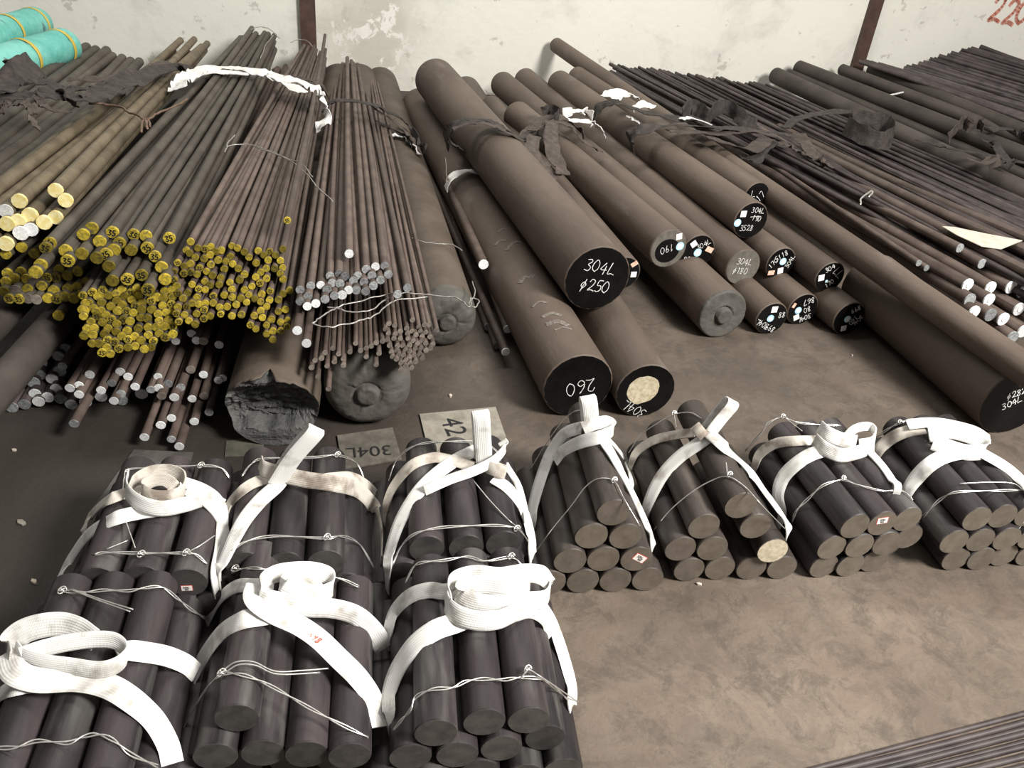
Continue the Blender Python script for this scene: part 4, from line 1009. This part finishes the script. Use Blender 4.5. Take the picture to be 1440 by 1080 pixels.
wire('B7', 'front tie wire of the bundle at the right edge', [[(1290, 737), (1304, 720), (1323, 702), (1346, 692), (1401, 690), (1437, 689)], [(1350, 680, .012), (1395, 678, .014), (1425, 680, .014), (1440, 690, .01)]])
wire('B7', 'rear tie wire of the bundle at the right edge', [[(1232, 615), (1251, 602), (1268, 594), (1282, 590), (1320, 591), (1345, 594)]], knot=[(1265, 594)])

# ================================================================== OLD STRAPPING AND WRAPPINGS ON THE HEAPS
def PH(x, y, z0, sl, s0):
    """point of a pixel on a gently rising heap surface z = z0 + sl * (s - s0)"""
    d = ray(x, y); t = (CAMH-z0+sl*s0)/(sl*d.dot(WN)-d.z); return CP+d*t
def pt3(q):
    if len(q) == 3: return Pz(*q)
    return PH(q[0], q[1], q[2], q[3], q[4])
AXB = (WN-WL*.12).normalized()
def crumple(P, amp, seed):
    out = []
    for i, p in enumerate(P):
        out.append(p+Vector((noise.noise(Vector((i*.23, seed, 0))), noise.noise(Vector((i*.23, seed, 7))), abs(noise.noise(Vector((i*.3, seed, 13))))))*amp)
    return out
_sd = [1.]
def strapping(name, label, cat, parts, group=None):
    root = None
    for pt in parts:
        pts, wd, m = pt[0], pt[1], pt[2]; wdir = pt[3] if len(pt) > 3 else AXB; amp = pt[4] if len(pt) > 4 else .007
        _sd[0] += 1.7
        P = crumple(cr([pt3(q) for q in pts], 9), amp, _sd[0])
        if root is None: root = plain_empty(name, P[0], label, cat, group)
        # the strap twists and bunches a little along its run
        n = len(P); V = []; F = []; UV = []; K = 7; ln = 0
        for i in range(n):
            t = (P[min(i+1, n-1)]-P[max(i-1, 0)]).normalized()
            wv = wdir - t*wdir.dot(t)
            if wv.length < .1: wv = Vector((0, 0, 1)) - t*t.z
            wv.normalize(); nv = t.cross(wv)
            if nv.z < 0: nv = -nv
            tw = .45*noise.noise(Vector((i*.13, _sd[0], 3))); wv, nv = wv*math.cos(tw)+nv*math.sin(tw), nv*math.cos(tw)-wv*math.sin(tw)
            ww = wd*(1.25+.3*noise.noise(Vector((i*.17, _sd[0], 21))))
            if i: ln += (P[i]-P[i-1]).length
            for side in (1, -1):
                for k in (range(K) if side == 1 else range(K-1, -1, -1)):
                    a = k/(K-1)-.5
                    fold = wd*.12*noise.noise(Vector((a*4, i*.12, _sd[0])))
                    V.append(P[i]+wv*(a*ww)+nv*(fold+side*.0022)); UV.append((a+.5, ln))
        R_ = 2*K
        for i in range(n-1):
            for k in range(R_):
                k2 = (k+1) % R_; F.append((i*R_+k, i*R_+k2, (i+1)*R_+k2, (i+1)*R_+k))
        F.append(tuple(range(R_-1, -1, -1))); F.append(tuple((n-1)*R_+k for k in range(R_)))
        o = mesh_obj('strap_run', V, F, m, uvs=UV); edge_split_flat(o, 70); world_child(o, root)
    return root
H2 = (.62, -.035, 2.6); H1 = (.60, -.035, 2.55); HR = (.5, -.03, 2.5); HL = (.56, .0, 3.)
UPV = Vector((0, .4, .9))
strapping('plastic_wrapping', 'torn white plastic wrapping tied over the fanned rods', 'wrapping', [
 ([(248, 126, 0.620, -.035, 2.6), (258, 112, 0.635, -.035, 2.6), (282, 99, 0.645, -.035, 2.6), (312, 95, 0.645, -.035, 2.6), (346, 98, 0.645, -.035, 2.6), (376, 104, 0.645, -.035, 2.6)], .075, 'plastic_white'),
 ([(250, 120, 0.615, -.035, 2.6), (275, 106, 0.635, -.035, 2.6), (312, 101, 0.635, -.035, 2.6), (350, 103, 0.635, -.035, 2.6)], .05, 'plastic_white'),
 ([(370, 102, 0.635, -.035, 2.6), (395, 110, 0.635, -.035, 2.6), (425, 116, 0.635, -.035, 2.6), (445, 128, 0.625, -.035, 2.6), (455, 145, 0.605, -.035, 2.6), (459, 162, .56, -.035, 2.6), (451, 181, .52, -.035, 2.6)], .06, 'plastic_white'),
 ([(380, 107, 0.635, -.035, 2.6), (402, 117, 0.625, -.035, 2.6), (425, 130, 0.625, -.035, 2.6)], .05, 'plastic_white'),
 ([(400, 108, 0.635, -.035, 2.6), (430, 112, 0.635, -.035, 2.6), (452, 122, 0.625, -.035, 2.6), (462, 140, 0.595, -.035, 2.6)], .03, 'brown_strap')])
strapping('old_sling', 'old dark strapping twisted over the pale-ended bars', 'strap', [
 ([(88, 128, 0.710, -.05, 2.8), (112, 126, 0.720, -.05, 2.8), (140, 125, 0.720, -.05, 2.8), (168, 118, 0.710, -.05, 2.8), (200, 106, 0.690, -.05, 2.8), (232, 96, 0.680, -.05, 2.8), (258, 96, 0.670, -.05, 2.8), (264, 106, 0.650, -.05, 2.8)], .085, 'dark_strap'),
 ([(95, 112, 0.710, -.05, 2.8), (125, 112, 0.710, -.05, 2.8), (160, 112, 0.700, -.05, 2.8), (205, 100, 0.680, -.05, 2.8), (240, 88, 0.660, -.05, 2.8)], .06, 'brown_strap'),
 ([(100, 135, 0.730, -.05, 2.8), (120, 140, 0.730, -.05, 2.8), (150, 130, 0.720, -.05, 2.8), (175, 120, 0.710, -.05, 2.8)], .07, 'dark_strap')])
strapping('old_sling', 'heap of dark flat strapping and cord at the left edge', 'strap', [
 ([(-30, 128, 0.790, -.05, 2.8), (0, 118, 0.790, -.05, 2.8), (28, 100, 0.790, -.05, 2.8), (52, 92, 0.770, -.05, 2.8)], .1, 'dark_strap'),
 ([(-30, 142, 0.750, -.05, 2.8), (10, 136, 0.760, -.05, 2.8), (40, 132, 0.760, -.05, 2.8), (70, 132, 0.750, -.05, 2.8), (95, 128, 0.730, -.05, 2.8)], .075, 'dark_strap'),
 ([(48, 112, 0.770, -.05, 2.8), (70, 118, 0.760, -.05, 2.8), (92, 130, 0.740, -.05, 2.8), (100, 145, 0.710, -.05, 2.8)], .07, 'dark_strap'),
 ([(55, 138, 0.750, -.05, 2.8), (60, 148, 0.750, -.05, 2.8), (75, 156, 0.740, -.05, 2.8), (98, 158, 0.730, -.05, 2.8)], .028, 'brown_strap'),
 ([(22, 146, 0.760, -.05, 2.8), (38, 147, 0.770, -.05, 2.8), (46, 158, 0.760, -.05, 2.8), (46, 172, 0.750, -.05, 2.8), (54, 182, 0.730, -.05, 2.8)], .026, 'brown_strap'),
 ([(0, 160, 0.750, -.05, 2.8), (8, 148, 0.760, -.05, 2.8), (14, 142, 0.760, -.05, 2.8)], .02, 'brown_strap')])
strapping('old_sling', 'dark strap tied across the upright grey-white-ended bundle', 'strap', [
 ([(456, 156, 0.530, -.035, 2.5), (468, 144, 0.560, -.035, 2.5), (490, 142, 0.570, -.035, 2.5), (512, 145, 0.570, -.035, 2.5), (530, 150, 0.530, -.035, 2.5), (548, 158, .38, 0, 2.6), (570, 172, .3, 0, 2.6), (590, 200, .28, 0, 2.6), (598, 210, .27, 0, 2.6)], .05, 'dark_strap'),
 ([(525, 152, .44, 0, 2.6), (545, 165, .36, 0, 2.6), (565, 180, .31, 0, 2.6), (585, 202, .28, 0, 2.6)], .045, 'brown_strap'),
 ([(530, 170, .33, 0, 2.6), (548, 180, .3, 0, 2.6), (566, 190, .28, 0, 2.6), (580, 204, .28, 0, 2.6)], .03, 'dark_strap')])
strapping('paper_collar', 'white torn paper collar on the billet chalked 300', 'wrapping', [
 ([(546, 190, .27), (556, 190, .275), (570, 194, .275), (582, 204, .27), (590, 217, .25)], .03, 'plastic_white')])
strapping('paper_band', 'white paper band round the bar chalked 260', 'wrapping', [
 ([(627, 266, .20), (632, 254, .25), (642, 245, .275), (654, 241, .285), (665, 241, .285), (676, 246, .262)], .045, 'plastic_white', None or AXB, .003)])
strapping('old_sling', 'dark sling tied round the raised bar chalked 250', 'strap', [
 ([(628, 205, .36), (628, 190, .45), (637, 178, .52), (655, 170, .555), (682, 170, .555), (706, 178, .54), (722, 190, .5), (742, 194, .48), (758, 190, .46)], .055, 'dark_strap'),
 ([(636, 182, .53), (658, 175, .56), (690, 176, .555), (715, 188, .53), (740, 200, .47)], .035, 'brown_strap'),
 ([(630, 195, .44), (640, 205, .4), (648, 212, .36), (655, 214, .3)], .05, 'dark_strap')])
strapping('old_sling', 'brown sling knotted with hanging tails between the 250 and 190 bars', 'strap', [
 ([(742, 192, .46), (750, 178, .48), (768, 166, .5), (788, 166, .5), (806, 176, .48), (822, 192, .45)], .07, 'brown_strap'),
 ([(748, 184, .49), (772, 172, .51), (800, 178, .5), (818, 196, .46), (836, 208, .42), (846, 214, .4)], .05, 'brown_strap'),
 ([(776, 172, .52), (775, 195, .5), (778, 218, .47), (788, 236, .44), (792, 246, .42)], .06, 'brown_strap', WL),
 ([(752, 192, .5), (748, 206, .48), (754, 222, .46), (768, 238, .43), (784, 252, .4)], .055, 'brown_strap', WL),
 ([(762, 158, .5), (775, 154, .52), (786, 160, .52), (780, 168, .52)], .045, 'dark_strap', UPV),
 ([(745, 210, .46), (752, 226, .44), (748, 236, .42)], .03, 'dark_strap', WL)])
strapping('plastic_sheet', 'torn shiny white plastic caught on the bars beside the brown knot', 'wrapping', [
 ([(792, 160, .47), (806, 156, .49), (822, 158, .48), (832, 168, .46)], .09, 'plastic_white'),
 ([(795, 168, .46), (815, 170, .46), (835, 174, .45), (850, 188, .42)], .06, 'plastic_white')])
strapping('plastic_sheet', 'white plastic label sheet on top of the bars near the wall', 'wrapping', [
 ([(858, 138, .53), (868, 131, .55), (884, 131, .55), (896, 138, .53)], .11, 'plastic_white', AXB, .004),
 ([(890, 154, .5), (902, 150, .52), (914, 146, .52)], .07, 'plastic_white', AXB, .004), ([(885, 165, .48), (897, 172, .47)], .05, 'plastic_white')])
strapping('old_sling', 'long dark sling stretched over the chalked bars towards the right', 'strap', [
 ([(836, 166, .43), (842, 152, .49), (858, 145, .53), (875, 147, .54), (900, 156, .53), (928, 162, .53), (958, 168, .52), (985, 168, .5)], .06, 'dark_strap'),
 ([(891, 216, .36), (886, 196, .45), (898, 184, .51), (925, 178, .53), (960, 176, .53), (1000, 180, .5), (1040, 182, .46), (1080, 186, .42), (1118, 192, .4)], .06, 'dark_strap'),
 ([(940, 184, .52), (975, 186, .51), (1010, 188, .48), (1050, 184, .45), (1090, 190, .42)], .06, 'brown_strap'),
 ([(960, 162, .52), (972, 150, .55), (984, 156, .54), (996, 166, .52), (1004, 156, .53), (1020, 150, .52), (1036, 160, .5), (1048, 172, .47), (1064, 178, .44)], .07, 'dark_strap', UPV),
 ([(958, 168, .53), (975, 166, .54), (996, 176, .5)], .05, 'plastic_white'),
 ([(1000, 196, .5), (1030, 204, .46), (1052, 212, .42), (1066, 205, .42), (1078, 196, .42)], .08, 'brown_strap'),
 ([(1040, 220, .4), (1058, 226, .38), (1070, 214, .4), (1082, 200, .41)], .07, 'dark_strap')])
strapping('old_sling', 'dark flat sling coiled on the thin dark rods', 'strap', [
 ([(1104, 180, .36), (1120, 168, .4), (1150, 160, .42), (1185, 157, .42), (1220, 160, .42), (1248, 170, .4)], .055, 'dark_strap'),
 ([(1190, 176, .42), (1205, 186, .42), (1225, 194, .42), (1246, 198, .41), (1256, 188, .42), (1248, 176, .43), (1225, 168, .44), (1200, 168, .43)], .085, 'dark_strap', UPV, .006),
 ([(1122, 188, .38), (1132, 202, .37), (1142, 216, .36), (1158, 230, .35), (1170, 234, .34)], .06, 'brown_strap'),
 ([(1095, 200, .38), (1115, 208, .37), (1140, 222, .36)], .06, 'brown_strap')])
strapping('old_sling', 'crumpled dark sling on the bars at the far right', 'strap', [
 ([(1334, 196, .42), (1344, 182, .46), (1356, 172, .48), (1364, 180, .46), (1376, 172, .47), (1384, 182, .45)], .06, 'brown_strap', UPV),
 ([(1290, 196, .4), (1320, 205, .4), (1350, 212, .4), (1390, 218, .4), (1420, 226, .4), (1460, 232, .38)], .05, 'dark_strap'),
 ([(1380, 196, .44), (1400, 205, .43), (1412, 222, .41), (1425, 232, .4)], .05, 'dark_strap'),
 ([(1360, 222, .4), (1385, 230, .39), (1396, 222, .41), (1400, 236, .38)], .05, 'brown_strap'),
 ([(1390, 182, .44), (1420, 182, .42), (1450, 196, .4)], .06, 'dark_strap')])

# loose wires on the heaps
def loose_wire(label, paths, m='wire_grey', rad=.0025):
    root = None
    for px in paths:
        P = crumple(cr([pt3(q) for q in px], 8), .008, len(px)*1.3)
        if root is None: root = plain_empty('loose_wire', P[0], label, 'wire')
        world_child(tube('wire_strand', P, rad, m, seg=5), root)
hz = lambda L, H: [(x, y, *H) for x, y in L]
loose_wire('pale wire lying across the fanned thin rods', [hz([(318, 206), (345, 203), (378, 212), (410, 228), (432, 246), (445, 262), (468, 284)], H1), hz([(360, 208), (395, 220), (425, 232), (440, 250)], H1), hz([(316, 214), (322, 200), (330, 190)], H1)])
loose_wire('wire tied round the far ends of the thick yellow-ended rods', [hz([(352, 42), (366, 38), (380, 42), (394, 55)], (.66, -.035, 2.6)), hz([(366, 82), (375, 62), (384, 50)], (.66, -.035, 2.6))])
loose_wire('wire tied round the far ends of the thin rods', [hz([(408, 60), (420, 56), (432, 58), (440, 66)], (.64, -.035, 2.55))])
loose_wire('rusty wire twisted round the pale-ended bars', [hz([(125, 146), (145, 147), (165, 150), (182, 158), (200, 166), (206, 172)], (.71, -.05, 2.8)), hz([(200, 186), (204, 168), (208, 182), (206, 168), (212, 178)], (.72, -.05, 2.8)), hz([(208, 168), (226, 158), (246, 150), (264, 140)], (.69, -.05, 2.8))], 'wire_rusty', .005)
loose_wire('bent wire looped over the very thin brown rods', [hz([(438, 455), (452, 446), (468, 436), (490, 428), (520, 420), (553, 413), (580, 413), (605, 415), (640, 420), (660, 432)], (.46, .0, 2.4)), hz([(438, 455), (462, 461), (490, 456), (515, 450), (532, 442), (548, 428), (562, 423), (600, 418)], (.455, .0, 2.4)), hz([(460, 432), (480, 436), (500, 440), (525, 435), (540, 424), (552, 416)], (.455, .0, 2.4))])
loose_wire('curled wire end on the billet chalked 300', [hz([(664, 396), (668, 412), (660, 428), (668, 432), (674, 424), (664, 420), (660, 432)], (.27, 0, 2.6)), hz([(566, 327), (585, 338), (610, 343), (632, 344), (650, 352)], (.27, 0, 2.6))])
loose_wire('thin wire sticking out on the paper banded bar', [hz([(628, 256), (628, 240), (626, 222)], (.3, 0, 2.6)), hz([(670, 240), (682, 250), (695, 270)], (.27, 0, 2.6))])
loose_wire('short white tie round a loose brown rod at right', [hz([(1209, 288), (1212, 278), (1226, 269), (1223, 278)], (.34, 0, 2.6))], 'wire', .005)
loose_wire('white plastic strip lying on the dark bars near the post', [hz([(1250, 134), (1278, 129)], (.36, 0, 2.6))], 'plastic_white', .008)

# ================================================================== BOARDS, PAPERS, CHIPS
def sheet(name, label, corners, z, m, th=.006, cat='board'):
    P = [Pz(x, y, z) for x, y in corners]; c = sum(P, Vector())/len(P); n = len(P)
    root = plain_empty(name, Vector((c.x, c.y, 0)), label, cat)
    V = [p for p in P]+[p-Vector((0, 0, th)) for p in P]
    F = [tuple(range(n-1, -1, -1)), tuple(range(n, 2*n))]+[(k, (k+1) % n, n+(k+1) % n, n+k) for k in range(n)]
    world_child(mesh_obj('panel', V, F, m, smooth=False), root); return root, P
def stencil(root, txt, px, up_px, h, z):
    cu = bpy.data.curves.new('stencil_lettering', 'FONT'); cu.body = txt; cu.size = h/.7; cu.align_x = 'CENTER'; cu.align_y = 'CENTER'
    t = bpy.data.objects.new('tmp', cu); COL.objects.link(t); dg = bpy.context.evaluated_depsgraph_get()
    me = bpy.data.meshes.new_from_object(t.evaluated_get(dg)); bpy.data.objects.remove(t); me.materials.clear(); me.materials.append(MATS['ink'])
    c = Pz(px[0], px[1], z); u = (Pz(up_px[0], up_px[1], z)-c).normalized(); rv = u.cross(Vector((0, 0, 1)))
    m = Matrix.Identity(4)
    for i in range(3): m[i][0] = rv[i]; m[i][1] = u[i]; m[i][2] = (0, 0, 1)[i]; m[i][3] = c[i]
    me.transform(m); o = bpy.data.objects.new('stencil_lettering', me); COL.objects.link(o); world_child(o, root)
b1, _ = sheet('stencilled_board', 'pale board stencilled 42 lying on the floor', [(590, 582), (697, 572), (713, 618), (604, 640)], .008, 'board')
stencil(b1, '42', (637, 600), (648, 598.5), .075, .0095)
b2, _ = sheet('stencilled_board', 'pale board stencilled 304L upside down beside the domed billet', [(474, 612), (552, 601), (565, 645), (482, 660)], .008, 'board_dark')
stencil(b2, '304L', (519, 634), (522, 655), .054, .0095)
sheet('paper_sheet', 'greenish paper scrap under the torn billet', [(318, 620), (370, 612), (372, 640), (316, 642)], .004, 'paper_old', .003, 'paper')
sheet('paper_sheet', 'dull grey sheet under the rear left bundle', [(188, 632), (272, 636), (262, 668), (136, 720), (132, 712)], .004, 'paper_grey', .003, 'paper')
rp, PP = sheet('paper_sheet', 'cream paper lying on the brown rods at the right', [(1325, 318), (1342, 319), (1385, 328), (1438, 338), (1408, 350), (1380, 346), (1345, 330)], .335, 'paper_white', .003, 'paper')
for i, (x, y, sx, lb) in enumerate([(30, 735, .02, 'pale wood chip on the dark floor left of the slings'), (48, 818, .014, 'white crumb on the dark floor at the left edge'), (634, 557, .014, 'tiny white chip on the floor before the 42 board'), (20, 633, .01, 'small white crumb on the dark floor far left'), (1198, 500, .008, 'bright speck on the floor under the diagonal bar'), (983, 822, .012, 'white chip at the foot of the pale-end bundle')]):
    p = Pz(x, y, .002); rr_ = random.Random(i); V = []
    for zz in (0, .006):
        for k in range(5):
            a = k*1.256+rr_.uniform(-.3, .3); V.append((math.cos(a)*sx*.8, math.sin(a)*sx*.45, zz*(1+.3*(k % 2))))
    o = mesh_obj('floor_chip', V, [(4, 3, 2, 1, 0), (5, 6, 7, 8, 9)]+[(k, (k+1) % 5, 5+(k+1) % 5, 5+k) for k in range(5)], 'paper_white' if i else 'board', smooth=False)
    o.location = Vector((p.x, p.y, 0)); o.rotation_euler = (0, 0, rr_.uniform(0, 3)); tag(o, lb, 'debris')
